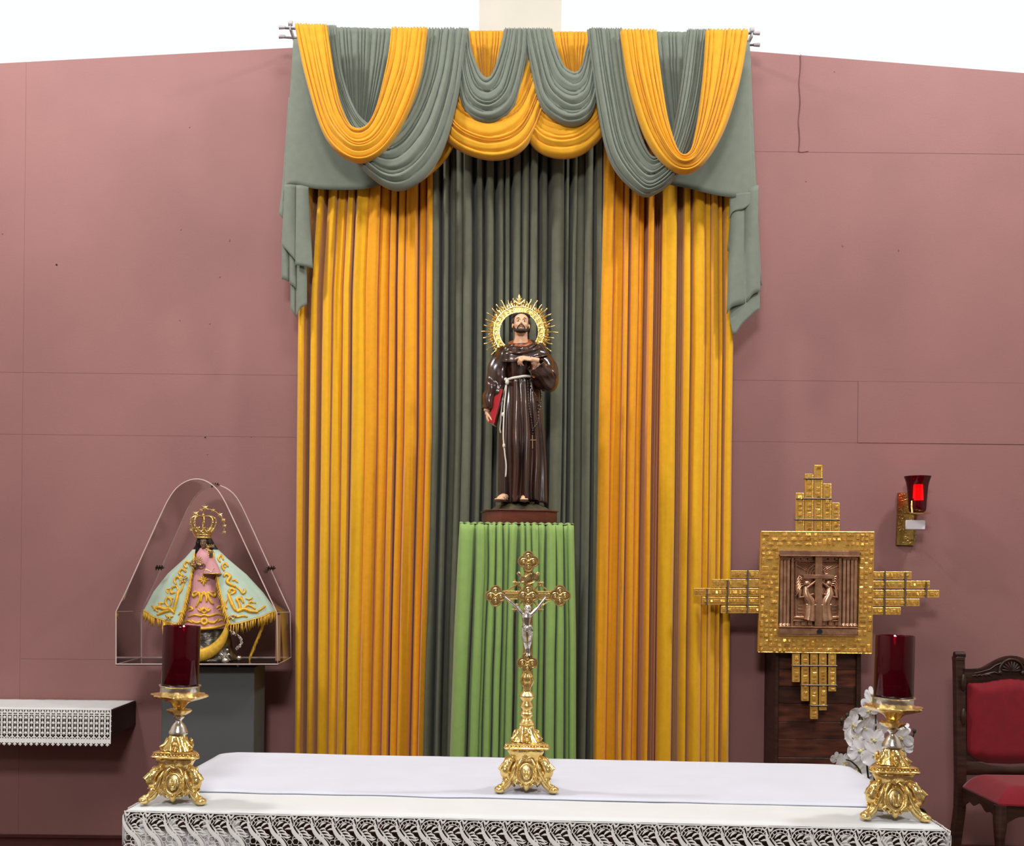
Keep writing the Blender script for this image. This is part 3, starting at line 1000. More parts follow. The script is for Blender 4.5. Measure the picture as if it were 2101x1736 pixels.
for j in range(nr + 1):
    t = j / nr
    if j == 0:
        z, rr_ = gzt + .004, .03
    else:
        z = gzt + .004 - (gzt - zb) * t ** 1.15
        rr_ = 0
    yp = CY + (EYE - z) * F / (4.98 * K)
    eL, eR = interp(eGL, yp), interp(eGR, yp)
    top = math.exp(-((t) / .03) ** 2)
    row = []
    full = min(1, .15 + (t / .5) ** .6)
    for k, (c_, dp) in enumerate(cols):
        u = (c_ - La) / (Ra - La)
        w = (.022 * noise.noise(Vector((u * 7, t * 2.2, 2))) * (1 - t) + .006 * noise.noise(Vector((u * 14, t * 5, 9)))) * min(1, u * 6, (1 - u) * 6)
        fine = .014 * abs(math.sin(PI * u * 21 + 2 * noise.noise(Vector((u * 6, 0, 1))))) * max(0, 1 - t * 3.5)
        p = P(eL + (eR - eL) * (u + w), yp, 4.98)
        p.y += .02 - dp * full - fine + rr_ + .01 * top
        p.z = z + (.010 * abs(math.sin(PI * u * 17 + 1)) * top)
        row.append(p)
    a, b = row[0], row[-1]
    pl = [Vector((a.x + .01 * math.sin(i * 1.4) * full, a.y + (gy1 - a.y) * (i / side), a.z)) for i in range(side, 0, -1)]
    pr = [Vector((b.x + .01 * math.sin(i * 1.4) * full, b.y + (gy1 - b.y) * (i / side), b.z)) for i in range(1, side + 1)]
    vs += pl + row + pr
W_ = side * 2 + nv_
mb.add(vs, [(j * W_ + i, j * W_ + i + 1, (j + 1) * W_ + i + 1, (j + 1) * W_ + i) for j in range(nr) for i in range(W_ - 1)])
mb.build('skirt', 'green', grn, smooth=75, solid=.0016)
mb = MB()
mb.grid(lambda a, b: Vector((gx0 + .0 + (gx1 - gx0) * a, gy0 + .02 + (gy1 - gy0 - .02) * b, gzt + .004 + .002 * math.sin(a * 40))), 40, 8)
mb.build('top_cloth', 'green', grn, smooth=75, solid=.0016)

# ================================================================== walnut stand under the tabernacle
wx0, wx1 = P(1590, 1400, 5.49).x, P(1766, 1400, 5.49).x
wz = P(1680, 1330, 5.49).z
ws = thing('tabernacle_stand', 'walnut plank fronted stand rising behind the gold tabernacle bars', 'stand', ((wx0 + wx1) / 2, 5.5 * K, 0))
mb = MB(); mb.box(((wx0 + wx1) / 2, (5.515 * K + WY) / 2, wz / 2), (wx1 - wx0 - .004, WY - 5.515 * K - .004, wz), bev=.003)
mb.build('carcass', 'dark_wood', ws, smooth=False)
for (xa, xb) in ((1590, 1597.5), (1757, 1766)):
    mb = MB(); a, b = P(xa, 1400, 5.49).x, P(xb, 1400, 5.49).x
    mb.box(((a + b) / 2, 5.502 * K, wz / 2), (b - a, .04, wz), bev=.003); mb.build('stile', 'dark_wood', ws, smooth=False)
a, b = P(1598.3, 1400, 5.5).x, P(1756, 1400, 5.5).x
mbp = random.Random(5)
ybs = [1340, 1374, 1409, 1444, 1482, 1517, 1555, 1592, 1628, 1664]
for k, (ya, yb) in enumerate(zip(ybs, ybs[1:])):
    z0_, z1_ = P(1680, yb, 5.5).z, P(1680, ya, 5.5).z
    tone = mbp.uniform(.75, 1.25)
    m_ = mat('walnut_plank_%s' % 'abcdefghij'[k], tuple(int(c * tone) for c in (92, 50, 36)), .38, rgb2=tuple(int(c * tone) for c in (48, 24, 18)), vscale=2.2, stretch=(2.2 + mbp.random(), 3, 13), bump=.15, bscale=14, detail=7)
    mb = MB(); mb.box(((a + b) / 2, 5.512 * K - mbp.uniform(0, .002), (z0_ + z1_) / 2), (b - a, .02, z1_ - z0_ - .0018), bev=.0015)
    o = mb.build('plank', m_, ws, smooth=False)

# ================================================================== carved chair, right
ch = thing('carved_chair', 'carved dark wood chair with crimson velvet back and seat at the right edge', 'chair', (P(2075, 1600, 5.1).x, 5.1 * K, 0))
DB, DF_ = 5.33, 4.88
def cpx(x, y, d):
    return P(x, y, d)
xc_ = 2073
def mir(x):
    return 2 * xc_ - x
zs_seat = P(2070, 1600, 5.1).z
# back posts with scroll tops
for sgn in (0, 1):
    g = (lambda x: x) if sgn == 0 else mir
    mb = MB()
    path = [(1972, 1736), (1972, 1660), (1970, 1600), (1970, 1480), (1971, 1420), (1972, 1380), (1972, 1352)]
    pts = [cpx(g(x), y, DB + .0) for x, y in path]
    zf = Vector((cpx(g(1962), 1740, DB).x, DB * K + .05, 0.0))
    pts = [zf] + pts[1:]
    ys_ = [0.05, .02, 0, .01, .02, .03, .035]
    pts = [Vector((p.x, DB * K + yy, p.z)) for p, yy in zip(pts, ys_)]
    ring = []
    for i in range(len(pts) - 1):
        n_ = 5
        for q in range(n_):
            ring.append(pts[i].lerp(pts[i + 1], q / n_))
    ring.append(pts[-1])
    mb.grid(lambda u, v: (lambda c: Vector((c.x + [-.026, .026, .026, -.026][int(round(u * 4)) % 4], c.y + [-.026, -.026, .026, .026][int(round(u * 4)) % 4], c.z)))(ring[min(len(ring) - 1, int(round(v * (len(ring) - 1))))]), 4, len(ring) - 1, wrap_u=True)
    mb.box(pts[-1] + Vector((0, 0, .0)), (.056, .06, .03), bev=.006)
    mb.tube([pts[-1] + Vector((-.03, -.012, .022)), pts[-1] + Vector((.03, -.012, .022))], .019, 14)
    # carved moulding on the post
    for y in (1400, 1470):
        c = cpx(g(1974), y, DB)
        mb.ball(Vector((c.x, DB * K - .018, c.z)), (.017, .014, .05), 10, 8)
    mb.build('back_post', 'dark_wood', ch, smooth=40, bevel=.003)
# crest rail
def crest(x):
    d = abs(x - xc_)
    return interp([(0, 1345), (12, 1346), (25, 1350), (38, 1358), (52, 1367), (66, 1371), (80, 1372), (110, 1372)], d)
def crest_lo(x):
    d = abs(x - xc_)
    return interp([(0, 1394), (20, 1395), (40, 1399), (60, 1402), (110, 1403)], d)
mb = MB()
def cr(u, v):
    x = 1978 + (mir(1978) - 1978) * u
    yt, yb = crest(x), crest_lo(x)
    if v <= .5:
        k = v * 2
        y = yb + (yt - yb) * k
        dep = -.020 - .006 * math.sin(PI * k) - (.006 if k > .85 else 0)
    else:
        k = (v - .5) * 2
        y = yt + (yb - yt) * k
        dep = .022
    p = cpx(x, y, DB)
    return Vector((p.x, DB * K + .02 + dep, p.z))
mb.grid(cr, 60, 20, wrap_v=True)
crest_o = mb.build('crest_rail', 'dark_wood', ch, smooth=50)
# carved shell and scrolls on the crest
mb = MB()
cc = cpx(xc_, 1378, DB); cc.y = DB * K - .008
for k in range(9):
    a = PI * (k + .5) / 9
    tip = cc + Vector((.055 * math.cos(a), -.004, .058 * math.sin(a)))
    mb.tube([cc + Vector((0, -.004, .004)), cc.lerp(tip, .6) + Vector((0, -.008, 0)), tip], [.003, .0075, .004], 6)
mb.tube([cc + Vector((.07 * math.cos(PI * k / 16), -.004, .072 * math.sin(PI * k / 16))) for k in range(17)], .007, 8)
for s_ in (-1, 1):
    mb.ball(cc + Vector((s_ * .066, -.006, -.006)), (.014, .01, .014), 10, 8)
    mb.tube([cc + Vector((s_ * q[0], -.004, q[1])) for q in ((.06, .05), (.095, .034), (.125, .012), (.17, -.002), (.215, -.012))], [.004, .006, .006, .005, .003], 6)
    mb.tube([cc + Vector((s_ * q[0], -.004, q[1])) for q in ((.07, -.012), (.10, -.004), (.135, -.012), (.17, -.022), (.215, -.026))], [.006, .007, .008, .006, .003], 6)
    for q in range(4):
        b0 = cc + Vector((s_ * (.11 + .026 * q), -.004, -.028 - .002 * q))
        mb.tube([b0, b0 + Vector((s_ * .022, -.006, .012)), b0 + Vector((s_ * .04, 0, .008))], [.002, .006, .002], 6)
mb.build('carving', 'dark_wood', crest_o, smooth=60)
# lower back rail
mb = MB()
def lr(u, v):
    x = 1978 + (mir(1978) - 1978) * u
    d = abs(x - xc_)
    yt = 1577 - 12 * math.exp(-(d / 60) ** 2) * 0 + 0
    yt = interp([(0, 1573), (40, 1570), (70, 1563), (100, 1560)], d)
    yb = 1590
    k = v * 2 if v <= .5 else (1 - v) * 2
    y = yb + (yt - yb) * k
    p = cpx(x, y, DB)
    return Vector((p.x, DB * K + .012 + (-.02 - .008 * math.sin(PI * k) if v <= .5 else .018), p.z))
mb.grid(lr, 40, 12, wrap_v=True)
mb.build('back_rail', 'dark_wood', ch, smooth=50)
# upholstery
def cushion(name, fn, nu, nv, parent=ch):
    mb = MB(); mb.grid(fn, nu, nv)
    return mb
def backpad(u, v):
    x = 1985 + (mir(1985) - 1985) * u
    d = abs(x - xc_)
    yt = crest_lo(x) - 3
    yb = interp([(0, 1568), (50, 1566), (75, 1556), (90, 1540)], d)
    y = yt + (yb - yt) * v
    p = cpx(x, y, DB)
    e = min(u, 1 - u, v, 1 - v) * 2
    return Vector((p.x, DB * K + .006 - .040 * (1 - (1 - min(1, e * 3.2)) ** 2.2), p.z))
mb = MB(); mb.grid(backpad, 40, 36)
mb.build('backrest', 'velvet', ch, smooth=180)
mb = MB()
a, b = cpx(1985, 1400, DB), cpx(mir(1985), 1565, DB)
mb.box(((a.x + b.x) / 2, DB * K + .02, (a.z + b.z) / 2), (abs(b.x - a.x), .02, abs(a.z - b.z)))
mb.build('back_board', 'dark_wood', ch, smooth=False)
zse = P(2070, 1640, 4.9).z
ztop_seat = P(2075, 1592, 5.25).z
wB, wF = (cpx(mir(1972), 1600, DB).x - cpx(1972, 1600, DB).x) / 2, .30
xcc = cpx(xc_, 1600, DB).x
xF = xcc
def seatpt(u, v):
    "plan of the seat: u across -1..1, v 0 back .. 1 front"
    w = wB * (1 - v) + wF * v
    y = DB * K - .02 - (.50) * v + (.03 * (u * u) * v)
    return Vector((xcc + (xF - xcc) * v + u * w, y, 0))
mb = MB()
def seat(u, v):
    a, b = u * 2 - 1, v
    q = max(abs(a), abs(b * 2 - 1))
    p = seatpt(a, b)
    p.z = ztop_seat - .075 + .085 * (1 - max(0, (q - .55) / .45) ** 2.6)
    return p
mb.grid(seat, 36, 36)
mb.grid(lambda u, v: (lambda p: Vector((p.x, p.y, ztop_seat - .085)))(seatpt(u * 2 - 1, v)), 2, 2)
# close the rim
rim = [seatpt(a, b) for a, b in [(-1 + 2 * k / 36, 0) for k in range(36)] + [(1, k / 36) for k in range(36)] + [(1 - 2 * k / 36, 1) for k in range(36)] + [(-1, 1 - k / 36) for k in range(36)]]
mb.grid(lambda u, v: (lambda p: Vector((p.x, p.y, ztop_seat - .075 - .01 * v)))(rim[int(round(u * len(rim))) % len(rim)]), len(rim), 1, wrap_u=True)
mb.build('seat', 'velvet', ch, smooth=180)
# aprons (front, sides) with a shaped lower edge
def apron(p, q, nm='apron'):
    mb = MB()
    dirn = (q - p).normalized(); nrm = Vector((dirn.y, -dirn.x, 0))
    def fn(u, v):
        c = p.lerp(q, u)
        low = .055 + .045 * (abs(u - .5) * 2) ** 2 + .012 * math.cos(u * 6 * PI)
        k = v * 2 if v <= .5 else (1 - v) * 2
        z = ztop_seat - .082 - low * (1 - k)
        return Vector((c.x, c.y, z)) + nrm * (.013 if v <= .5 else -.013)
    mb.grid(fn, 30, 10, wrap_v=True)
    mb.build(nm, 'dark_wood', ch, smooth=40)
f0, f1, b0_, b1_ = seatpt(-.97, .97), seatpt(.97, .97), seatpt(-.97, .03), seatpt(.97, .03)
apron(f0, f1); apron(b0_, f0); apron(f1, b1_)
for p in (f0, f1):
    mb = MB()
    sx = -1 if p is f0 else 1
    ctr = [(0, ztop_seat - .085), (.004, ztop_seat - .16), (.018, ztop_seat - .26), (.008, .2), (-.006, .08), (.004, 0)]
    rs = [.034, .036, .026, .022, .018, .028]
    pts_ = [Vector(cat([(p.x + sx * a * .6, p.y - a, z) for a, z in ctr], t / 24)) for t in range(25)]
    mb.tube(pts_, [cat([(r,) for r in rs], t / 24)[0] for t in range(25)], 12)
    mb.build('leg', 'dark_wood', ch, smooth=60)
# ================================================================== figures: shared pieces
M['skin'] = mat('painted_light_skin', (226, 178, 142), .38, vary=.04, vscale=30, spec=.5)
M['skin_dark'] = mat('painted_brown_skin', (128, 98, 74), .5, vary=.05, vscale=30)
M['hair'] = mat('dark_painted_hair', (40, 24, 16), .45, vary=.2, vscale=60, bump=.6, bscale=200)
M['eye_white'] = mat('painted_eye_white', (232, 226, 216), .25)
M['eye_dark'] = mat('painted_eye_iris', (52, 30, 18), .2)
M['lip'] = mat('painted_lip', (176, 96, 84), .4)
M['robe'] = mat('glossy_dark_brown_paint', (66, 36, 27), .26, coat=.4, rgb2=(34, 19, 16), vscale=5, stretch=(3, 3, .8), spec=.6)
M['robe_in'] = mat('rust_brown_paint', (150, 82, 48), .35, vary=.1, vscale=14)
M['cord'] = mat('white_painted_cord', (232, 226, 212), .5, bump=.6, bscale=260)
M['red_book'] = mat('red_painted_book', (168, 20, 34), .35, vary=.06)
M['moss'] = mat('olive_brown_painted_ground', (86, 78, 50), .7, rgb2=(58, 50, 34), vscale=18, bump=.8, bscale=60)
M['red_wood'] = mat('reddish_brown_varnished_wood', (104, 50, 36), .3, rgb2=(72, 32, 24), vscale=4, stretch=(1, 1, 6), coat=.2)
M['bead'] = mat('dark_wooden_bead', (60, 40, 30), .25, spec=.8)

def head_pieces(mb, m):
    old = mb.m
    mb.m = m
    mb.ball((0, .06, .14), (.345, .42, .36), 20, 14)
    mb.ball((0, -.07, -.10), (.285, .31, .38), 20, 14)
    mb.ball((0, -.13, -.32), (.20, .22, .16), 16, 10)
    mb.tube([(-.22, -.30, .09), (-.1, -.365, .12), (0, -.355, .10), (.1, -.365, .12), (.22, -.30, .09)], [.03, .045, .04, .045, .03], 8)
    mb.tube([(0, -.35, .10), (0, -.41, 0), (0, -.475, -.12), (0, -.40, -.15)], [.032, .038, .055, .04], 8)
    for s in (-1, 1):
        mb.ball((s * .045, -.41, -.13), .032, 8, 6)
        mb.ball((s * .17, -.24, -.10), (.10, .10, .12), 10, 8)
        mb.ball((s * .35, .03, -.05), (.045, .07, .12), 10, 8)
        mb.ball((s * .135, -.30, .015), (.075, .06, .05), 10, 8)
    mb.tube([(-.09, -.36, -.235), (-.03, -.40, -.222), (.03, -.40, -.222), (.09, -.36, -.235)], [.014, .026, .026, .014], 8)
    mb.tube([(-.08, -.36, -.26), (0, -.395, -.268), (.08, -.36, -.26)], [.014, .03, .014], 8)
    mb.ball((0, -.33, -.38), (.10, .08, .08), 10, 8)
    mb.m = old

def eyes(parent, m, lid='eye_white', iris='eye_dark'):
    for s in (-1, 1):
        b = MB(); b.m = m
        b.ball((s * .135, -.335, .012), (.062, .042, .034), 12, 8)
        e = b.build('eye', lid, parent, smooth=180)
        b = MB(); b.m = m
        b.ball((s * .135, -.358, .016), (.036, .022, .034), 10, 8)
        b.build('iris', iris, e, smooth=180)
        b = MB(); b.m = m
        b.tube([(s * .06, -.385, .10), (s * .13, -.392, .145), (s * .215, -.335, .12)], [.012, .02, .008], 6)
        b.build('eyebrow', 'hair', parent, smooth=180)

def hand(mb, wrist, f, n, s, L, curl=(25, 30, 20), spread=.1, curls=None, thumb=(.55, .75, .15)):
    "palm, four fingers and a thumb; f forward, n palm normal, s towards the thumb"
    f, n, s = Vector(f).normalized(), Vector(n).normalized(), Vector(s).normalized()
    w = Vector(wrist)
    mb.tube([w - f * .25 * L, w, w + f * .12 * L], [.12 * L, .115 * L, .13 * L], 10)
    rot = Matrix((f, s, n)).transposed()
    mb.ball(w + f * .28 * L, (.27 * L, .20 * L, .085 * L), 14, 8, rot)
    mb.ball(w + f * .20 * L + s * .12 * L + n * .03 * L, (.17 * L, .085 * L, .075 * L), 10, 8, rot)
    for i, (ln, off) in enumerate(((.42, .145), (.47, .05), (.44, -.045), (.36, -.135))):
        c = curls[i] if curls else curl
        b = w + f * (.46 - abs(off) * .25) * L + s * off * L
        d = (f + s * off * spread * 6 * .3).normalized()
        ang = 0
        pts = [b - d * .06 * L]
        pts.append(b)
        for k, seg in enumerate((.45, .32, .26)):
            ang += R(c[k])
            b = b + (d * math.cos(ang) + n * math.sin(ang)) * ln * seg * L
            pts.append(b)
        mb.tube(pts, [.052 * L, .055 * L, .05 * L, .046 * L, .034 * L], 8)
        mb.ball(pts[-1], .035 * L, 8, 6)
    b = w + f * .14 * L + s * .15 * L + n * .03 * L
    d1 = (f * thumb[0] + s * thumb[1] + n * thumb[2]).normalized()
    d2 = (f * .95 + s * .25 + n * .3).normalized()
    p1 = b + d1 * .20 * L
    p2 = p1 + (d1 + d2).normalized() * .17 * L
    p3 = p2 + d2 * .10 * L
    mb.tube([b, p1, p2, p3], [.065 * L, .06 * L, .05 * L, .036 * L], 8)
    mb.ball(p3, .036 * L, 8, 6)

# ================================================================== the robed statue
SD = 5.2
def S(x, y, dy=0.0):
    return P(x, y, SD) + Vector((0, dy, 0))
u_ = SD * K / F                              # metres per pixel there
base_c = S(1065, 1060)
st = thing('saint_statue', 'painted statue of a bearded man in a glossy brown hooded robe with gold ray halo', 'statue', Vector((base_c.x, SD * K, gzt + .004)))
zb0 = gzt + .006
zb1 = S(1065, 1049).z
# octagonal wooden base
def octo(hw, hd, rot_, cut):
    pts = [(-hw, -hd + cut), (-hw + cut, -hd), (hw - cut, -hd), (hw, -hd + cut), (hw, hd - cut), (hw - cut, hd), (-hw + cut, hd), (-hw, hd - cut)]
    c, s = math.cos(rot_), math.sin(rot_)
    return [(c * a - s * b, s * a + c * b) for a, b in pts]
mb = MB()
o8 = octo(.198, .17, R(7), .07)
def oc8(scale, z):
    return [Vector((base_c.x + a * scale, SD * K + b * scale, z)) for a, b in o8]
mb.prism(oc8(1.0, zb0), (0, 0, zb1 - zb0 - .008))
mb.build('base', 'red_wood', st, smooth=False, bevel=.002)
mb = MB(); mb.prism(oc8(1.045, zb1 - .008), (0, 0, .008)); mb.build('base_lip', 'red_wood', st, smooth=False, bevel=.003)
mb = MB(); mb.prism(oc8(1.02, zb0 - .002), (0, 0, .008)); mb.build('base_foot', 'red_wood', st, smooth=False, bevel=.002)
mb = MB()
gx = S(1068, 1040).x
def ground(u, v):
    a = 2 * PI * u
    r = [1, .96, .86, .72, .0][int(round(v * 4))] if 0 else (1 - v)
    rr = r ** .6
    z = zb1 + (S(1068, 1032).z - zb1) * (1 - r ** 2.2) + .004 * noise.noise(Vector((math.cos(a) * 2 * rr, math.sin(a) * 2 * rr, 1)))
    return Vector((gx + .172 * rr * math.cos(a), SD * K + .135 * rr * math.sin(a), z))
mb.grid(ground, 40, 12, wrap_u=True)
mb.build('ground', 'moss', st)
gz = S(1068, 1033).z

# body: one continuous mesh (head, neck, trunk, arms, hands, legs, feet)
bd = MB()
hc = S(1068.5, 669, -.03)
hm_ = Matrix.Translation(hc) @ Matrix.Rotation(R(2), 4, 'Y') @ Matrix.Rotation(R(-12), 4, 'X') @ Matrix.Scale(.131, 4)
head_pieces(bd, hm_)
bd.tube([S(1069, 678, -.01), S(1069, 695, -.012), S(1068, 712, 0)], [.036, .037, .05], 14)
bd.tube([S(1069, 716), S(1068, 740), S(1068, 790), S(1070, 830)], [.045, .062, .060, .062], 14)
for sx, pts in ((-1, [(1045, 722), (1024, 740), (1013, 780), (1003, 820), (999, 846)]), (1, [(1092, 722), (1116, 745), (1125, 775), (1108, 768), (1092, 750)])):
    dys = [0, 0, 0, -.02, -.03] if sx < 0 else [0, 0, -.02, -.09, -.125]
    bd.tube([S(x, y, dy) for (x, y), dy in zip(pts, dys)], [.032, .036, .03, .024, .02], 10)
for fx, dy, ang in ((1048, -.085, -28), (1085, -.10, -5)):
    bd.tube([S(1058 if fx < 1060 else 1080, 830), S(fx + (4 if fx < 1060 else 0), 940, -.02), S(fx + (3 if fx < 1060 else 0), 1022, -.04)], [.055, .045, .03], 10)
    a = R(ang)
    d = Vector((math.sin(a), -math.cos(a), 0)); sd = Vector((d.y, -d.x, 0))
    hl = Vector((S(fx, 0).x + .006, SD * K - .04, gz + .012))
    bd.tube([hl + Vector((0, 0, .035)), hl + d * .03 + Vector((0, 0, .018)), hl + d * .075 + Vector((0, 0, .006)), hl + d * .095 + Vector((0, 0, .004))], [.024, .024, .022, .016], 10)
    for k in range(5):
        b = hl + d * (.095 - abs(k - 1.5) * .003) + sd * ((k - 2) * .0085) + Vector((0, 0, .002))
        bd.tube([b - d * .02, b + d * .010, b + d * .022], [.0055, .0058, .0045], 8)
        bd.ball(b + d * .022, .0052, 8, 6)
    S_f = (hl, d, sd)
    bd.tag_feet = getattr(bd, 'tag_feet', []) + [S_f]
# hand of the arm held to the chest, pointing to the left
hand(bd, S(1092, 748, -.135), (-1, -.12, .14), (0, .55, -.83), (0, .83, .55), .125, curls=[(14, 16, 12), (30, 40, 30), (38, 50, 36), (44, 54, 40)], thumb=(.8, .35, .5))
# lowered hand under the book
hand(bd, S(999, 848, -.03), (.10, -.12, -1), (1, -.15, 0), (.05, -.95, .1), .098, curls=[(22, 60, 48), (24, 62, 48), (26, 64, 48), (30, 66, 48)], thumb=(.8, .35, .4))
body = fuse(bd, 'body', 'skin', st, .0028, 3)
eyes(body, hm_)
mb = MB(); mb.m = hm_
mb.tube([(-.075, -.405, -.243), (0, -.435, -.240), (.075, -.405, -.243)], [.010, .022, .010], 8)
mb.build('mouth', 'lip', body, smooth=180)
# hair: short cap with side locks; full beard and moustache
hb = MB(); hb.m = hm_
hb.ball((0, .13, .20), (.375, .40, .345), 20, 14)
for k in range(26):
    a = PI * (k / 25)
    x = -math.cos(a)
    hb.tube([(x * .33, -.02 - .20 * math.sin(a), .30 + .12 * math.sin(a)), (x * .37, .06 - .14 * math.sin(a), .40 + .10 * math.sin(a)), (x * .30, .28, .40)], [.035, .05, .05], 6)
for s in (-1, 1):
    for k in range(5):
        hb.tube([(s * .36, .02 + .09 * k, .26), (s * .395, .03 + .09 * k, .10), (s * (.36 + .02 * (k % 2)), .06 + .085 * k, -.08 - .03 * k)], [.05, .05, .03], 6)
    hb.tube([(s * .315, -.14, .26), (s * .34, -.12, .12), (s * .335, -.08, -.02)], [.03, .035, .02], 6)
fuse(hb, 'hair', 'hair', body, .0026, 1)
bb_ = MB(); bb_.m = hm_
for s in (-1, 1):
    bb_.tube([(s * .31, -.04, -.08), (s * .30, -.12, -.24), (s * .23, -.22, -.36), (s * .12, -.32, -.43)], [.03, .055, .07, .07], 8)
    bb_.tube([(0, -.45, -.185), (s * .07, -.435, -.20), (s * .14, -.37, -.26), (s * .16, -.32, -.34)], [.016, .024, .028, .03], 8)
bb_.ball((0, -.30, -.42), (.20, .14, .10), 14, 10)
bb_.ball((0, -.36, -.385), (.10, .06, .06), 10, 8)
for k in range(9):
    x = (k - 4) * .045
    bb_.tube([(x * 1.1, -.37 + abs(x) * .4, -.38), (x, -.35 + abs(x) * .4, -.47), (x * .7, -.31 + abs(x) * .4, -.52 + abs(x) * .3)], [.03, .035, .015], 6)
fuse(bb_, 'beard', 'hair', body, .0024, 1)

# robe: trunk and skirt lofted, with carved folds
def robe_pt(u, v, y0=718, y1=1031):
    y = y0 + (y1 - y0) * v
    L_ = interp([(700, 1040), (718, 1034), (745, 1033), (775, 1039), (785, 1037), (810, 1034), (850, 1029), (900, 1027), (960, 1026), (1005, 1026), (1031, 1027)], y)
    R__ = interp([(700, 1098), (718, 1104), (745, 1108), (775, 1101), (785, 1101), (810, 1106), (850, 1111), (900, 1115), (960, 1117), (1005, 1118), (1031, 1119)], y)
    a = 2 * PI * u
    t = max(0, (y - 782) / 240)
    tu = max(0, (770 - y) / 50)
    c = (L_ + R__) / 2
    hw = (R__ - L_) / 2 * u_
    D = interp([(718, .085), (745, .10), (782, .088), (830, .10), (900, .105), (1031, .115)], y)
    sx, sy = math.sin(a), math.cos(a)
    ph = a * 11 + .9 * math.sin(a * 2 + y * .006) + .35 * noise.noise(Vector((a, y * .01, 4))) * 4
    f = math.sin(ph)
    fold = (abs(f) ** .7 * (1 if f > 0 else -1)) * (.005 + .013 * min(1, t * 1.4)) + math.sin(a * 5 + 1.3) * .008 * min(1, t)
    if y < 782:
        ph2 = a * 9 + .6 * math.sin(y * .05)
        fold = math.sin(ph2) * .006 * min(1, (782 - y) / 30 + .5)
    fold -= .006 * math.exp(-((y - 781) / 5) ** 2)
    x = c * 1.0
    p = S(x, y)
    knee = -.018 * math.exp(-((y - 915) / 50) ** 2) * math.exp(-((a - (2 * PI - .35)) / .35) ** 2)
    hemz = .008 * math.sin(a * 3 + .5) * (v ** 8)
    return Vector((p.x + (hw + fold * .6) * sx, SD * K - (D + fold - knee) * sy, p.z + hemz))
mb = MB(); mb.grid(robe_pt, 200, 90, wrap_u=True)
mb.build('robe', 'robe', st, smooth=180, solid=.004)
# sleeves as fused soft volumes
def sleeve(path, rad, name, nf, seed, amp=.007):
    mb = MB()
    n_ = 46
    pts = [Vector(cat([tuple(p) for p in path], k / n_)) for k in range(n_ + 1)]
    rs = [cat([(r,) for r in rad], k / n_)[0] for k in range(n_ + 1)]
    prev = None
    vs = []
    m_ = 56
    for i, p in enumerate(pts):
        t = (pts[min(i + 1, n_)] - pts[max(i - 1, 0)]).normalized()
        if prev is None:
            a = t.cross(Vector((0, 1, 0))).normalized()
        else:
            a = (prev - t * prev.dot(t)).normalized()
        prev = a
        b = t.cross(a)
        for q in range(m_):
            th = 2 * PI * q / m_
            g = math.sin(th * nf + i * .16 + 1.5 * noise.noise(Vector((i * .08, th, seed))))
            rr = rs[i] + amp * (abs(g) ** .7 * (1 if g > 0 else -1)) * (.5 + .5 * math.sin(PI * i / n_))
            rr += .004 * math.sin(i * .55 + th * 2)
            vs.append(p + (a * math.cos(th) + b * math.sin(th)) * rr)
    mb.add(vs, [(i * m_ + q, i * m_ + (q + 1) % m_, (i + 1) * m_ + (q + 1) % m_, (i + 1) * m_ + q) for i in range(n_) for q in range(m_)])
    return mb.build(name, 'robe', st, smooth=180, solid=.004)
sleeve([S(1046, 722, .005), S(1030, 748, 0), S(1020, 785, -.005), S(1011, 812, -.02), S(1002, 843, -.03)], [.062, .060, .060, .050, .034], 'sleeve', 4, 1)
sleeve([S(1093, 720, .005), S(1112, 742, 0), S(1122, 768, -.015), S(1120, 786, -.05), S(1108, 775, -.095), S(1096, 757, -.125)], [.060, .056, .058, .056, .050, .048], 'sleeve', 4, 2)
mb = MB()                                    # rust lining seen in the wide cuff
mb.grid(lambda u, v: S(1093, 765, -.128) + Vector((.017 * math.cos(2 * PI * u) * (1 - .3 * v), .012 * v - .01 * math.cos(2 * PI * u), .052 * math.sin(2 * PI * u) * (1 - .3 * v))), 24, 3, wrap_u=True)
mb.ball(S(1094, 766, -.118), (.014, .01, .046), 14, 10)
mb.build('cuff_lining', 'robe_in', st, smooth=180)
# hood / cowl around the neck: outer dark roll and lighter inner collar
def cowl(cx, cy, rx, ry, r0, r1, tilt, name, m, sd, sag=0, n_=60):
    mb = MB()
    c = S(cx, cy)
    def fn(u, v):
        a, th = 2 * PI * u, 2 * PI * v
        front = (1 + math.cos(a)) / 2                     # 1 front
        rr = r0 + (r1 - r0) * front
        rr *= 1 + .10 * math.sin(a * 5 + th * 2 + sd)
        ct = Vector((c.x + rx * math.sin(a), SD * K - ry * math.cos(a), c.z - sag * front ** 1.3 + tilt * math.sin(a)))
        out = Vector((math.sin(a), -math.cos(a), 0))
        return ct + out * rr * 1.25 * math.cos(th) + Vector((0, 0, 1)) * rr * .85 * math.sin(th)
    mb.grid(fn, n_, 18, wrap_u=True, wrap_v=True)
    return mb.build(name, m, st, smooth=180)
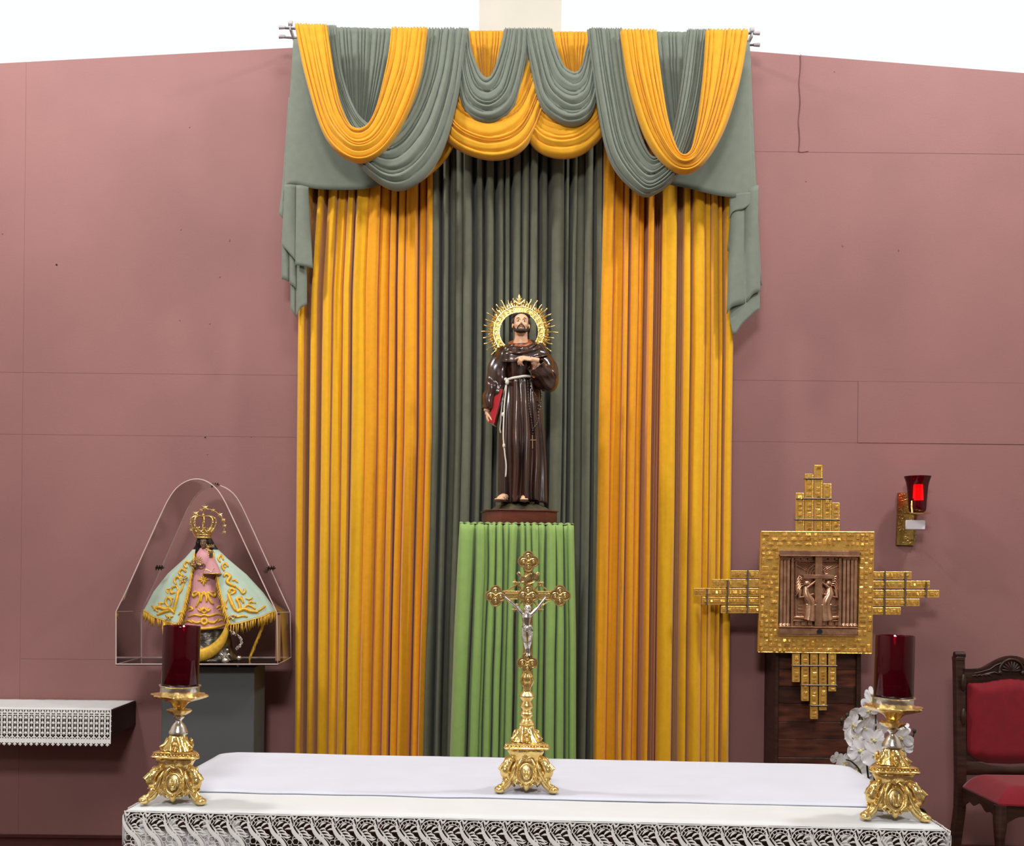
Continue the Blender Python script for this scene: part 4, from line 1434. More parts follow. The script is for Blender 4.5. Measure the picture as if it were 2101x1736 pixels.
# shoulder cape: a shallow bell
mb = MB()
def cape(u, v):
    a = 2 * PI * u
    sx, cy_ = math.sin(a), math.cos(a)
    front = (1 + cy_) / 2
    r = .052 + v * (.080 + .006 * math.sin(a * 7)) * (1 + .1 * abs(sx))
    dz = -.004 - v ** 1.25 * (.040 + .068 * front) - .022 * front
    c = S(1069, 700)
    th = .007 * math.sin(v * 13 + sx * 1.5) * (1 if v > .1 else 0)
    return Vector((c.x + (r + th) * sx * 1.06, SD * K - (r * .88 + th) * cy_, c.z + dz + .012 * sx * v + th))
mb.grid(cape, 90, 26, wrap_u=True)
mb.build('shoulder_cape', 'robe', st, smooth=180, solid=.005)
cowl(1069, 699, .070, .066, .018, .017, .010, 'cowl', 'robe', 1, .066)
cowl(1068, 697, .048, .050, .014, .020, .004, 'collar', 'robe_in', 2, .052)
cowl(1068, 704, .102, .092, .013, .015, .014, 'cowl', 'robe', 3, .074)
# rope belt and cords with knots
mb = MB()
def beltp(a, y):
    p = robe_pt(a / (2 * PI), (y - 718) / 313)
    d = Vector((math.sin(a), -math.cos(a), 0))
    return p + d * .006
ring = [beltp(2 * PI * k / 60, 780 + 4 * math.cos(2 * PI * k / 60 + 1.9)) for k in range(60)]
mb.tube(ring, .0075, 10, closed=True)
mb.ball(S(1040, 789, -.075), (.012, .012, .016), 10, 8)
mb.ball(S(1037, 783, -.07), (.010, .010, .010), 10, 8)
mb.build('rope_belt', 'cord', st, smooth=180)
def on_robe(x, y, lift=.006):
    return on_surface(robe_bvh, x, y, lift, S(x, y, -.12))
robe_bvh = bvh_of([o for o in st.children if o.name.startswith('robe') and 'belt' not in o.name][0])
def cord(pts, r, knots, nm):
    mb = MB()
    n_ = 30
    px = [cat(pts, k / n_) for k in range(n_ + 1)]
    mb.tube([on_robe(x, y) for x, y in px], r, 8)
    for (x, y) in knots:
        mb.ball(on_robe(x, y, .008), (.0085, .0085, .013), 10, 8)
    mb.build(nm, 'cord', st, smooth=180)
cord([(1040, 790), (1032, 825), (1029, 860), (1027, 880), (1029, 889)], .0042, [(1033, 820)], 'cord')
cord([(1041, 790), (1037, 825), (1035, 855), (1034, 900), (1036, 930), (1038, 955), (1037, 979)], .0042, [(1034, 851), (1035, 915)], 'cord')
# red book under the arm
mb = MB()
bk = [S(1017, 801, -.06), S(1031, 803, -.075), S(1013, 874, -.075), S(1002, 869, -.06)]
mb.prism(bk, (.018, .10, -.002))
mb.build('book', 'red_book', st, smooth=False, bevel=.003)
mb = MB()
pg = [p + Vector((.004, .004, 0)) for p in [bk[0].lerp(bk[1], .2), bk[0].lerp(bk[1], .8), bk[3].lerp(bk[2], .8), bk[3].lerp(bk[2], .2)]]
mb.prism([p + Vector((0, 0, -.0035)) for p in pg], (.018, .093, -.002))
mb.build('book_pages', 'linen', st, smooth=False)
# sandal straps
for (hl, d, sd) in bd.tag_feet:
    mb = MB()
    for q, hgt, w in ((.045, .024, .026), (.075, .020, .024)):
        c = hl + d * q
        mb.tube([c + sd * (w * math.cos(PI * k / 10)) + Vector((0, 0, hgt * math.sin(PI * k / 10) + .0)) for k in range(11)], .0032, 6)
    mb.prism([hl + d * a + sd * b + Vector((0, 0, -.012)) for a, b in ((-.03, -.02), (-.03, .02), (.08, .03), (.125, .02), (.125, -.02), (.08, -.03))], (0, 0, .008))
    mb.build('sandal', 'bead', st, smooth=40)
# halo: pierced gilt ring with rays
halo_c = S(1065.5, 675, .075)
hr = thing('x', None, None, (0, 0, 0)) if 0 else None
mb = MB()
def band(a, r, dy=0):
    return halo_c + Vector((r * math.cos(a), dy, r * math.sin(a)))
ri, ro = 40.5 * u_, 52.5 * u_
def hband(u, v):
    a = 2 * PI * u
    th = 2 * PI * v
    rm, rw = (ri + ro) / 2, (ro - ri) / 2
    x_, y_ = math.cos(th), math.sin(th)
    k = 1.0
    return band(a, rm + rw * max(-1, min(1, x_ * 1.25)), -.004 * max(-1, min(1, y_ * 1.6)) - .003 * abs(x_) ** 4)
mb.grid(hband, 120, 12, wrap_u=True, wrap_v=True)
M['halo_gold'] = mat('engraved_pale_gold', (226, 196, 110), .36, .8, rgb2=(176, 140, 64), vscale=70, bump=1.0, bscale=90)
halo = mb.build('halo', 'halo_gold', st, smooth=60)
mb = MB()
mb.tube([band(2 * PI * k / 96, ri, -.006) for k in range(96)], .0028, 6, closed=True)
mb.tube([band(2 * PI * k / 96, ro, -.006) for k in range(96)], .0034, 6, closed=True)
for k in range(60):                          # engraved scroll along the band
    a = 2 * PI * k / 60
    mb.tube([band(a + .05 * math.sin(q * 1.2), (ri + ro) / 2 + .010 * math.cos(q * 1.2 + k * PI), -.006) for q in range(6)], .0018, 5)
mb.build('halo_rim', 'gold', halo, smooth=60)
hrd = random.Random(12)
nray = 72
for k in range(nray):
    a = PI / 2 + 2 * PI * k / nray
    if -math.sin(a) > .80:
        continue
    top = max(0, math.sin(a)) ** 8
    L_ = (66 if k % 2 == 0 else 60) + hrd.uniform(-1, 3) + 7 * abs(math.cos(a)) * (k % 2 == 0) + 2
    if k % 3 == 0:
        L_ += 4
    mb = MB()
    w = .012 * (1 if k % 2 else .6)
    pts = [band(a + .02 * math.sin(q * 1.5 + k) * (1 if k % 2 else .4), ro + (L_ * u_ - ro) * q / 5, -.002) for q in range(6)]
    mb.tube(pts, [.006, .0056, .005, .0042, .0036, .0022 if k % 2 else .0046], 6)
    if k % 2:
        for s in (-1, 1):
            b = band(a, ro + .008)
            t = Vector((-math.sin(a), 0, math.cos(a)))
            o_ = Vector((math.cos(a), 0, math.sin(a)))
            mb.tube([b, b + o_ * .009 + t * s * .006, b + o_ * .016 + t * s * .004, b + o_ * .014 + t * s * .001], [.003, .0032, .0028, .002], 6)
    mb.build('halo_ray', 'gold', halo, smooth=60)
mb = MB()                                    # leafy finial on top
t0 = band(PI / 2, ro)
for s in (-1, 1):
    mb.tube([t0 + Vector((s * .045, 0, -.004)), t0 + Vector((s * .034, -.003, .014)), t0 + Vector((s * .018, -.003, .020)), t0 + Vector((s * .012, -.003, .010))], [.004, .006, .005, .003], 6)
    mb.tube([t0, t0 + Vector((s * .012, -.004, .02)), t0 + Vector((s * .026, -.003, .033)), t0 + Vector((s * .022, -.003, .040))], [.005, .007, .005, .002], 6)
    mb.tube([t0 + Vector((0, 0, .02)), t0 + Vector((s * .008, -.004, .038)), t0 + Vector((s * .014, -.003, .048))], [.005, .006, .002], 6)
mb.tube([t0, t0 + Vector((0, -.004, .03)), t0 + Vector((0, -.004, .052)), t0 + Vector((0, -.003, .072))], [.008, .008, .010, .002], 8)
mb.ball(t0 + Vector((0, -.006, .012)), (.012, .008, .012), 10, 8)
mb.build('halo_finial', 'gold', halo, smooth=60)
mb = MB(); mb.tube([halo_c + Vector((0, .004, -ri)), halo_c + Vector((0, -.01, -ri - .05)), S(1066, 735, .05)], .005, 8)
mb.build('halo_stem', 'gold', halo)

# rosary hanging from the belt: top-level thing of its own
ros = thing('rosary', 'dark beaded rosary with a small wooden cross hanging at the robed statue\'s belt', 'rosary', S(1093, 850, -.13))
c1 = [(1081, 783), (1082, 806), (1083, 830), (1086, 852), (1090, 873), (1094, 880)]
c2 = [(1086, 783), (1092, 800), (1100, 818), (1107, 830), (1106, 845), (1102, 862), (1099, 873), (1095, 881)]
c3 = [(1102, 800), (1109, 812), (1107, 826), (1103, 840)]
bead_me = None
mb = MB(); mb.ball((0, 0, 0), (.0042, .0042, .0052), 10, 8); bead_me = mb.mesh('bead'); bead_me.materials.append(M['bead'])
for c, n_ in ((c1, 20), (c2, 20), (c3, 8)):
    pts = [on_robe(*cat(c, k / n_), .008) for k in range(n_ + 1)]
    mb = MB(); mb.tube(pts, .0011, 5); mb.build('cord', 'silver', ros)
    for k, p in enumerate(pts):
        o = bpy.data.objects.new('bead', bead_me); COL.objects.link(o); o.parent = ros; o.location = p - ros.location
for y in (884, 890):
    o = bpy.data.objects.new('bead', bead_me); COL.objects.link(o); o.parent = ros; o.location = on_robe(1094, y, .008) - ros.location; o.scale = (1.3, 1.3, 1.1)
mb = MB()
p0, p1 = on_robe(1093.5, 893, .010), on_robe(1093, 921, .010)
p1.y = p0.y = min(p0.y, p1.y)
mb.tube([p0, p1], .0032, 6); q = p0.lerp(p1, .38); mb.tube([q - Vector((.021, 0, 0)), q + Vector((.021, 0, 0))], .0032, 6)
mb.build('cross', mat('tan_wooden_cross', (150, 116, 84), .5), ros, smooth=40)
# ================================================================== crowned figure in a wide mantle, inside the clear case
VD = 5.36
M['mint'] = mat('pale_mint_satin', (188, 210, 192), .5, sheen=.3, vary=.05, vscale=10, bump=.3, bscale=14)
M['pink'] = mat('pale_pink_satin', (222, 158, 162), .5, sheen=.3, vary=.04, vscale=10, bump=.2, bscale=20)
M['gold_thread'] = mat('yellow_gold_embroidery', (238, 188, 66), .4, metal=.3, vary=.15, vscale=60, bump=.6, bscale=300)
M['old_silver'] = mat('aged_embossed_silver', (128, 122, 112), .35, 1.0, rgb2=(74, 70, 64), vscale=30, bump=1.0, bscale=90)
uv_ = VD * K / F
def V(x, y, dy=0.0):
    return P(x, y, VD) + Vector((0, dy, 0))
vg = thing('crowned_figurine', 'crowned dark-haired female figurine in mint mantle and pink dress inside the clear case', 'figurine', V(418, 1352))
def mant(u, v):
    "u 0..1 from the left opening edge round the back to the right one; v top to hem"
    W_ = interp([(0, 26), (.15, 44), (.4, 80), (.7, 112), (1, 134)], v)
    O_ = interp([(0, 18), (.2, 21), (.5, 29), (.8, 40), (1, 50)], v)
    a0 = math.asin(min(.97, O_ / W_))
    a = a0 + (2 * PI - 2 * a0) * u
    y0 = 1128
    side = abs(math.sin(a))
    yb = 1283 - 30 * side ** 2.2
    y = y0 + (yb - y0) * v
    cx = 421 + 10 * v
    D_ = interp([(0, .045), (.3, .075), (1, .155)], v)
    fold = (.006 * math.sin(a * 13 + v * 2) + .004 * noise.noise(Vector((a * 3, v * 3, 1)))) * v
    p = V(cx, y)
    return Vector((p.x - (W_ * uv_ + fold) * math.sin(a), VD * K - (D_ + fold) * math.cos(a) + .01, p.z))
mb = MB(); mb.grid(mant, 140, 40)
mantle = mb.build('mantle', 'mint', vg, smooth=180, solid=.003)
def dress(u, v):
    a = 2 * PI * u
    W_ = interp([(0, 10), (.08, 17), (.25, 22), (.6, 37), (1, 52)], v)
    y = 1125 + (1289 - 1125 - 4 * (1 - math.cos(a)) / 2) * v
    D_ = interp([(0, .03), (.1, .05), (1, .125)], v)
    p = V(420, y)
    fold = .003 * math.sin(a * 9) * v
    return Vector((p.x - (W_ * uv_ + fold) * math.sin(a), VD * K - (D_ + fold) * math.cos(a), p.z))
mb = MB(); mb.grid(dress, 90, 40, wrap_u=True)
dr_o = mb.build('dress', 'pink', vg, smooth=180, solid=.003)
mbv, dbv = bvh_of(mantle), bvh_of(dr_o)
def emb(mbx, pts, r, bv, seg=6, closed=False, lift=.002, flat=.55):
    n_ = seg * (len(pts) - 1)
    q = []
    for k in range(n_ + 1):
        x, y = cat(pts, k / n_)
        s_ = on_surface(bv, x, y, lift)
        if s_ is not None:
            q.append(s_)
    if len(q) < 3:
        return
    rr = [1.35 * r * uv_ * (.55 + .45 * math.sin(PI * k / (len(q) - 1)) ** .5) for k in range(len(q))]
    mbx.tube(q, rr, 6)
e_ = MB()
left = [([(316, 1252), (326, 1246), (338, 1250), (350, 1250), (358, 1258)], 3.2), ([(322, 1262), (336, 1256), (350, 1252), (360, 1246)], 2.6),
        ([(357, 1256), (360, 1240), (364, 1225), (366, 1212)], 3.0), ([(366, 1212), (362, 1203), (352, 1208), (352, 1217), (360, 1216)], 2.0),
        ([(346, 1246), (340, 1236), (344, 1226), (352, 1232), (350, 1244)], 2.2), ([(328, 1246), (330, 1238), (338, 1238)], 1.8),
        ([(312, 1244), (318, 1248), (324, 1256)], 2.0), ([(345, 1218), (342, 1211), (349, 1208)], 1.4), ([(338, 1232), (346, 1226), (356, 1229)], 1.6),
        ([(362, 1200), (358, 1192), (364, 1184), (372, 1190), (370, 1200)], 2.2), ([(376, 1182), (368, 1176), (374, 1168), (382, 1174)], 2.2),
        ([(384, 1166), (378, 1160), (384, 1152), (390, 1158)], 2.0), ([(364, 1222), (372, 1212), (376, 1200), (380, 1188)], 1.6), ([(340, 1262), (348, 1266), (356, 1264)], 2.2),
        ([(366, 1262), (372, 1256), (378, 1262), (372, 1268)], 1.8)]
right = [([(459, 1184), (464, 1178), (472, 1184), (466, 1194), (474, 1200), (484, 1204)], 3.0), ([(484, 1204), (492, 1210), (498, 1218), (503, 1214), (500, 1208)], 2.0),
         ([(470, 1212), (476, 1208), (482, 1214), (474, 1220)], 2.8), ([(468, 1218), (472, 1230), (478, 1244), (484, 1254)], 3.2),
         ([(484, 1254), (492, 1250), (490, 1238), (486, 1230), (494, 1228), (500, 1238)], 2.6), ([(486, 1256), (500, 1250), (514, 1254), (530, 1256)], 3.2),
         ([(500, 1248), (508, 1242), (516, 1244), (524, 1250)], 2.0), ([(512, 1240), (514, 1234), (520, 1238)], 1.8), ([(530, 1254), (538, 1248), (544, 1244)], 2.0),
         ([(460, 1172), (456, 1162), (462, 1156), (468, 1164)], 2.0), ([(452, 1154), (448, 1146), (454, 1140), (458, 1150)], 1.8), ([(488, 1196), (482, 1190), (476, 1192)], 1.6),
         ([(466, 1230), (462, 1240), (466, 1250)], 1.6), ([(504, 1228), (512, 1230), (518, 1226)], 1.4), ([(476, 1262), (486, 1266), (498, 1264), (508, 1266)], 2.0)]
for pts, r in left + right:
    emb(e_, pts, r, mbv)
for (x, y, r) in ((352, 1217, 4), (344, 1213, 2.5), (369, 1214, 4), (327, 1238, 2.5), (470, 1214, 4), (503, 1213, 2.6), (484, 1252, 4.5), (464, 1176, 2.4), (523, 1237, 2.4), (357, 1258, 3.5),
                  (495, 1225, 2.2), (372, 1184, 3), (380, 1170, 2.4), (462, 1164, 2.2)):
    p = on_surface(mbv, x, y, .001)
    if p:
        e_.ball(p, (r * uv_, .004, r * uv_), 10, 8)
e_.build('embroidery', 'gold_thread', mantle, smooth=180)
e_ = MB()
star = [(418, 1190, 12)]
for (x, y, r) in star:
    for k in range(8):
        a = PI * k / 4
        rr = r if k % 2 == 0 else r * .7
        emb(e_, [(x, y), (x + rr * .5 * math.cos(a), y + rr * .5 * math.sin(a)), (x + rr * math.cos(a), y + rr * math.sin(a))], 1.8, dbv, 3)
for pts, r in [([(403, 1214), (396, 1218), (398, 1224), (404, 1220), (408, 1216), (410, 1226), (406, 1238), (402, 1246)], 2.4), ([(434, 1214), (441, 1217), (440, 1224), (433, 1221), (427, 1216), (428, 1226), (433, 1236), (438, 1240)], 2.4),
               ([(418, 1214), (414, 1224), (412, 1236)], 2.2), ([(419, 1214), (423, 1224), (424, 1236)], 2.2), ([(412, 1216), (419, 1220), (426, 1216)], 1.8),
               ([(406, 1250), (412, 1254), (419, 1248), (426, 1254), (432, 1250)], 2.4), ([(410, 1246), (414, 1254), (419, 1258), (424, 1254), (428, 1246)], 1.8), ([(384, 1250), (390, 1246), (396, 1250), (388, 1254)], 1.8),
               ([(444, 1248), (450, 1244), (456, 1248), (448, 1252)], 1.8), ([(386, 1266), (400, 1262), (412, 1264), (419, 1262), (430, 1264), (444, 1260), (460, 1264)], 2.0),
               ([(392, 1272), (402, 1278), (412, 1276), (419, 1270), (428, 1276), (438, 1278), (448, 1270)], 2.2), ([(416, 1268), (413, 1276), (419, 1281), (425, 1276), (422, 1268)], 2.6),
               ([(376, 1278), (386, 1274), (396, 1278)], 1.8), ([(446, 1276), (454, 1272), (462, 1276)], 1.8), ([(370, 1284), (396, 1289), (419, 1290), (444, 1287), (468, 1280)], 2.4)]:
    emb(e_, pts, r, dbv)
e_.build('embroidery', 'gold_thread', dr_o, smooth=180)
# braid and fringe along the opening edges and the hem
fr = MB()
frd = random.Random(2)
for side in (0, 1):
    uu = .004 if side == 0 else .996
    fr.tube([Vector(mant(uu, .04 + .96 * k / 40)) + Vector((0, -.004, 0)) for k in range(41)], .0048, 6)
    for k in range(46):
        v = .08 + .9 * k / 46
        p = Vector(mant(uu, v)) + Vector((0, -.003, 0))
        dx = (1 if side == 0 else -1) * frd.uniform(.004, .018) * (.6 + .6 * v)
        ln = frd.uniform(.028, .046) * (.6 + .6 * v)
        fr.tube([p, p + Vector((dx * .6, -.006, -ln * .5)), p + Vector((dx, -.004, -ln))], [.0022, .0026, .0014], 5)
for k in range(150):
    u = k / 150 + frd.uniform(-.002, .002)
    if u < .0:
        continue
    p = Vector(mant(min(1, max(0, u)), 1.0))
    ln = frd.uniform(.040, .062)
    fr.tube([p + Vector((0, -.002, .004)), p + Vector((frd.uniform(-.003, .003), -.004, -ln * .5)), p + Vector((frd.uniform(-.006, .006), -.002, -ln))], [.003, .0036, .0018], 5)
fr.tube([Vector(mant(k / 120, 1.0)) + Vector((0, -.002, 0)) for k in range(121)], .004, 6)
fo = fr.build('fringe', 'gold_thread', mantle, smooth=180)
tag(fo, None, None, None, 'stuff')
# sash tail of fringe hanging to the base at the right
fr = MB()
for k in range(34):
    t = k / 33
    p = V(545 - 34 * t, 1270 + 78 * t, -.02 + .02 * t)
    fr.tube([p, p + Vector((frd.uniform(-.004, .004), -.002, -.02)), p + Vector((frd.uniform(-.005, .003), 0, -.038))], [.0026, .003, .0014], 5)
fr.tube([V(548, 1262, -.02), V(530, 1305, -.01), V(512, 1345, 0)], .004, 6)
tag(fr.build('hanging_fringe', 'gold_thread', mantle, smooth=180), None, None, None, 'stuff')
# head, hair
vb = MB()
hv_ = Matrix.Translation(V(420.5, 1114, -.028)) @ Matrix.Rotation(R(4), 4, 'X') @ Matrix.Scale(.066, 4)
head_pieces(vb, hv_)
vb.tube([V(421, 1118, -.02), V(421, 1132, -.015)], [.013, .02], 10)
vb.tube([V(420, 1128), V(420, 1160)], [.035, .05], 12)
for s in (-1, 1):
    vb.tube([V(420 + s * 14, 1140, 0), V(420 + s * 20, 1158, -.05), V(420 + s * 8, 1163, -.085)], [.02, .016, .010], 8)
hand(vb, V(410, 1163, -.088), (.6, -.5, .35), (.2, .3, -.9), (-.2, -.4, .8), .045, curl=(20, 25, 20))
hand(vb, V(430, 1163, -.088), (-.6, -.5, .35), (-.2, .3, -.9), (.2, -.4, .8), .045, curl=(20, 25, 20))
vbody = fuse(vb, 'body', 'skin_dark', vg, .0022, 2)
eyes(vbody, hv_)
hb = MB()
hb.m = hv_
hb.ball((0, .14, .14), (.44, .42, .42), 18, 12)
hb.m = None
for s in (-1, 1):
    hb.tube([V(420.5 + s * 10, 1104, -.018), V(420.5 + s * 12, 1114, -.022), V(420.5 + s * 13, 1128, -.01), V(420.5 + s * 24, 1140, .0), V(420.5 + s * 36, 1150, .01)], [.010, .014, .016, .016, .010], 10)
    hb.tube([V(420.5 + s * 8, 1104, .0), V(420.5 + s * 14, 1120, .01), V(420.5 + s * 22, 1134, .01), V(420.5 + s * 40, 1152, .015)], [.014, .018, .020, .010], 10)
fuse(hb, 'hair', mat('black_wig_hair', (26, 17, 17), .5, vary=.2, vscale=80, bump=.8, bscale=200), vbody, .0026, 1)
# child held at the right side, with a flared pink dress and gold ornaments
cb = MB()
ch_m = Matrix.Translation(V(440, 1138, -.085)) @ Matrix.Scale(.032, 4)
head_pieces(cb, ch_m)
cb.tube([V(440, 1141, -.085), V(440, 1160, -.085)], [.008, .016], 8)
child = fuse(cb, 'child_body', 'skin_dark', vg, .0018, 1)
mb = MB()
def cd(u, v):
    a = 2 * PI * u
    W_ = interp([(0, 6), (.3, 10), (.5, 13), (1, 19)], v)
    p = V(441 + 1 * v, 1146 + 32 * v)
    return Vector((p.x + W_ * uv_ * math.sin(a), VD * K - .085 - (.02 + .022 * v) * math.cos(a) + .01, p.z))
mb.grid(cd, 30, 12, wrap_u=True); cdress = mb.build('child_dress', 'pink', child, smooth=180, solid=.002)
mb = MB()
mb.tube([Vector(cd(k / 30, .97)) + Vector((0, -.003, 0)) for k in range(30)], .003, 6, closed=True)
mb.tube([V(428, 1172, -.13), V(436, 1168, -.132), V(444, 1173, -.132), V(452, 1167, -.13)], .0026, 6)
rg = random.Random(9)
for k in range(26):                          # little gold crown and flower cluster over the child
    a = rg.uniform(0, 2 * PI); r = rg.uniform(0, 9)
    mb.ball(V(440 + r * math.cos(a), 1131 + r * .9 * math.sin(a), -.105 - rg.uniform(0, .02)), rg.uniform(.004, .007), 7, 5)
for k in range(7):
    mb.tube([V(434 + 2.2 * k, 1124, -.1), V(433 + 2.5 * k, 1117 + 2 * (k % 2), -.1)], [.003, .0015], 5)
mb.build('ornament', 'gold', child, smooth=60)
# gold bouquet on the chest and at the mantle edge
mb = MB()
for (cx, cy, rr, n_) in ((414, 1152, 8, 22), (400, 1157, 6, 12), (378, 1189, 8, 22), (478, 1268, 8, 20), (345, 1268, 7, 14)):
    for k in range(n_):
        a = rg.uniform(0, 2 * PI); r = rr * math.sqrt(rg.random())
        x, y = cx + r * math.cos(a), cy + r * .8 * math.sin(a)
        p = on_surface(mbv, x, y, .006) if cx != 414 and cx != 400 else V(x, y, -.075)
        if p:
            mb.ball(p + Vector((0, -.004, 0)), (rg.uniform(.003, .007), .005, rg.uniform(.003, .006)), 7, 5)
for k in range(6):
    a = PI * (k + .5) / 6
    mb.tube([V(414, 1152, -.08), V(414 + 10 * math.cos(a), 1150 - 9 * math.sin(a), -.085)], [.003, .0015], 5)
mb.tube([V(404, 1160, -.08), V(414, 1158, -.086), V(424, 1160, -.08)], .004, 6)
mb.build('gold_flower', 'gold', vg, smooth=60)
# crown
cw = MB()
cz = V(418.5, 1103)
def cr_ring(y, r):
    c = V(418.5, y, -.012)
    return [c + Vector((r * uv_ * math.cos(2 * PI * k / 40), r * uv_ * math.sin(2 * PI * k / 40), 0)) for k in range(40)]
cw.tube(cr_ring(1103.5, 14.5), .0048, 8, closed=True)
cw.tube(cr_ring(1098, 15.5), .0034, 8, closed=True)
cw.grid(lambda u, v: (lambda c, r: c + Vector((r * math.cos(2 * PI * u), r * math.sin(2 * PI * u), 0)))(V(418.5, 1104 - 12 * v, -.012), (14.2 + 3.2 * v) * uv_), 40, 4, wrap_u=True)
crown = cw.build('crown', 'gold', vg, smooth=60, solid=.0015)
for k in range(8):
    a = 2 * PI * k / 8 + .3
    pts = []
    for (r, y) in ((16.5, 1093), (21, 1084), (25, 1074), (24, 1065), (17, 1060), (9, 1059.5), (1, 1061)):
        c = V(418.5, y, -.012)
        pts.append((c.x + r * uv_ * math.cos(a), c.y + r * uv_ * math.sin(a), c.z))
    mb = MB(); mb.tube([Vector(cat(pts, t / 20)) for t in range(21)], [.0042 - .001 * math.sin(t / 3) for t in range(21)], 7)
    for t in (.15, .35, .55):
        p = Vector(cat(pts, t)); mb.ball(p, .0058, 8, 6)
    mb.build('crown_arch', 'gold', crown, smooth=60)
mb = MB()
for k in range(40):
    a = 2 * PI * k / 40
    y = 1092 - 4 * (k % 5 == 2) - 2 * (k % 2)
    c = V(418.5, y, -.012)
    mb.ball(c + Vector((17.8 * uv_ * math.cos(a), 17.8 * uv_ * math.sin(a), 0)), (.0055, .0055, .008), 7, 5)
    if k % 4 == 0:
        c2 = V(418.5, 1085, -.012)
        mb.tube([c + Vector((18 * uv_ * math.cos(a), 18 * uv_ * math.sin(a), 0)), c2 + Vector((20 * uv_ * math.cos(a), 20 * uv_ * math.sin(a), 0)), c2 + Vector((18 * uv_ * math.cos(a + .15), 18 * uv_ * math.sin(a + .15), .008))], [.005, .006, .003], 6)
mb.ball(V(418.5, 1057, -.012), .0085, 10, 8)
mb.tube([V(418.5, 1057, -.012), V(418.5, 1050, -.012)], .003, 6)
mb.build('crown_ornament', 'gold', crown, smooth=60)
mb = MB()
arc = [(404, 1110), (396, 1098), (390, 1086), (389, 1074), (392, 1063), (399, 1053), (410, 1046), (418.5, 1043), (430, 1045), (441, 1050), (450, 1058), (456, 1068), (458, 1080), (456, 1093)]
mb.tube([Vector(V(*cat(arc, k / 40), .03)) for k in range(41)], .0018, 5)
aur = mb.build('star_arc', 'gold_thread', crown)
def star_mb(c, r, n_=6):
    mb = MB()
    ol = []
    for k in range(2 * n_):
        a = PI * k / n_ + PI / 2
        q = r if k % 2 == 0 else r * .38
        ol.append(c + Vector((q * math.cos(a), 0, q * math.sin(a))))
    ce = c + Vector((0, -.003, 0)); cb2 = c + Vector((0, .003, 0))
    n2 = len(ol)
    mb.add(ol + [ce, cb2], [(k, (k + 1) % n2, n2) for k in range(n2)] + [((k + 1) % n2, k, n2 + 1) for k in range(n2)])
    return mb
for (x, y, r) in ((399, 1053, 5), (391, 1064, 3.4), (389, 1075, 3.4), (390, 1087, 4), (410, 1046, 3.6), (418.5, 1041, 6), (435, 1047, 4), (449, 1056, 5), (456, 1067, 4), (458, 1079, 4), (457, 1092, 3.6)):
    star_mb(V(x, y, .026), 1.35 * r * uv_).build('star', 'gold', aur, smooth=False)
# embossed silver base, crescent moon, silver trinkets
mb = MB()
def sb_(a, r, z):
    return r * (1 + .035 * math.sin(a * 9 + z * 60) + .02 * math.sin(a * 23 + z * 140))
c = V(420, 1357)
mb.lathe([(.19, 0), (.20, .012), (.185, .03), (.165, .06), (.155, .09), (.15, .12), (.145, .15), (.14, .19)], (c.x, VD * K, c.z), 72, sb_)
for v_ in mb.v:
    pass
mb.v = [(x, VD * K + (y - VD * K) * .62, z) for x, y, z in mb.v]
mb.build('silver_base', 'old_silver', vg, smooth=60)
mb = MB()
mp = []
for k in range(41):
    t = k / 40
    a = R(-178) + R(176) * t
    mp.append((V(413, 1272, 0) + Vector((64 * uv_ * math.cos(a), -.125 - .0 * math.sin(a), 70 * uv_ * math.sin(a)))))
mb.tube(mp, [.005 + .033 * math.sin(PI * k / 40) ** .8 for k in range(41)], 12, flat=((0, 1, 0), .55))
moon = mb.build('crescent', 'gold_thread', vg, smooth=60)
mb = MB()
for k in range(3, 38):
    p = mp[k] + Vector((0, -.014 * math.sin(PI * k / 40), 0))
    rr = .016 * math.sin(PI * k / 40)
    t = (mp[k + 1] - mp[k - 1]).normalized(); n_ = Vector((-t.z, 0, t.x))
    for s in (-1, 1):
        mb.tube([p, p + n_ * rr * .6 * s + t * .004, p + n_ * rr * s - t * .003, p + n_ * rr * .5 * s - t * .008], [.003, .004, .003, .002], 5)
mb.build('crescent_relief', 'gold_thread', moon, smooth=60)
mb = MB()
for (x, y, r, dy) in ((474, 1352, 7.5, -.14), (500, 1347, 5.5, -.12), (500, 1360, 3.2, -.15), (478, 1330, 3, -.14)):
    mb.ball(V(x, y, dy), r * uv_, 14, 10)
for s in (-1, 1):
    mb.tube([V(474, 1344, -.145), V(474 + s * 8, 1338, -.15), V(474 + s * 12, 1342, -.145)], [.004, .007, .002], 6)
mb.build('silver_ball', 'silver', vg, smooth=180)
mb = MB()
rg2 = random.Random(3)
for k in range(22):
    t = k / 21
    x, y = 484 + 22 * math.sin(t * 2.6) + rg2.uniform(-2, 2), 1292 + 36 * t
    c = V(x, y, -.135)
    r = .0062
    ax = rg2.uniform(0, PI)
    mb.tube([c + Vector((r * math.cos(2 * PI * q / 10) * math.cos(ax), r * .5 * math.cos(2 * PI * q / 10) * math.sin(ax), r * math.sin(2 * PI * q / 10))) for q in range(10)], .0018, 5, closed=True)
mb.build('silver_chain', 'silver', vg, smooth=180)

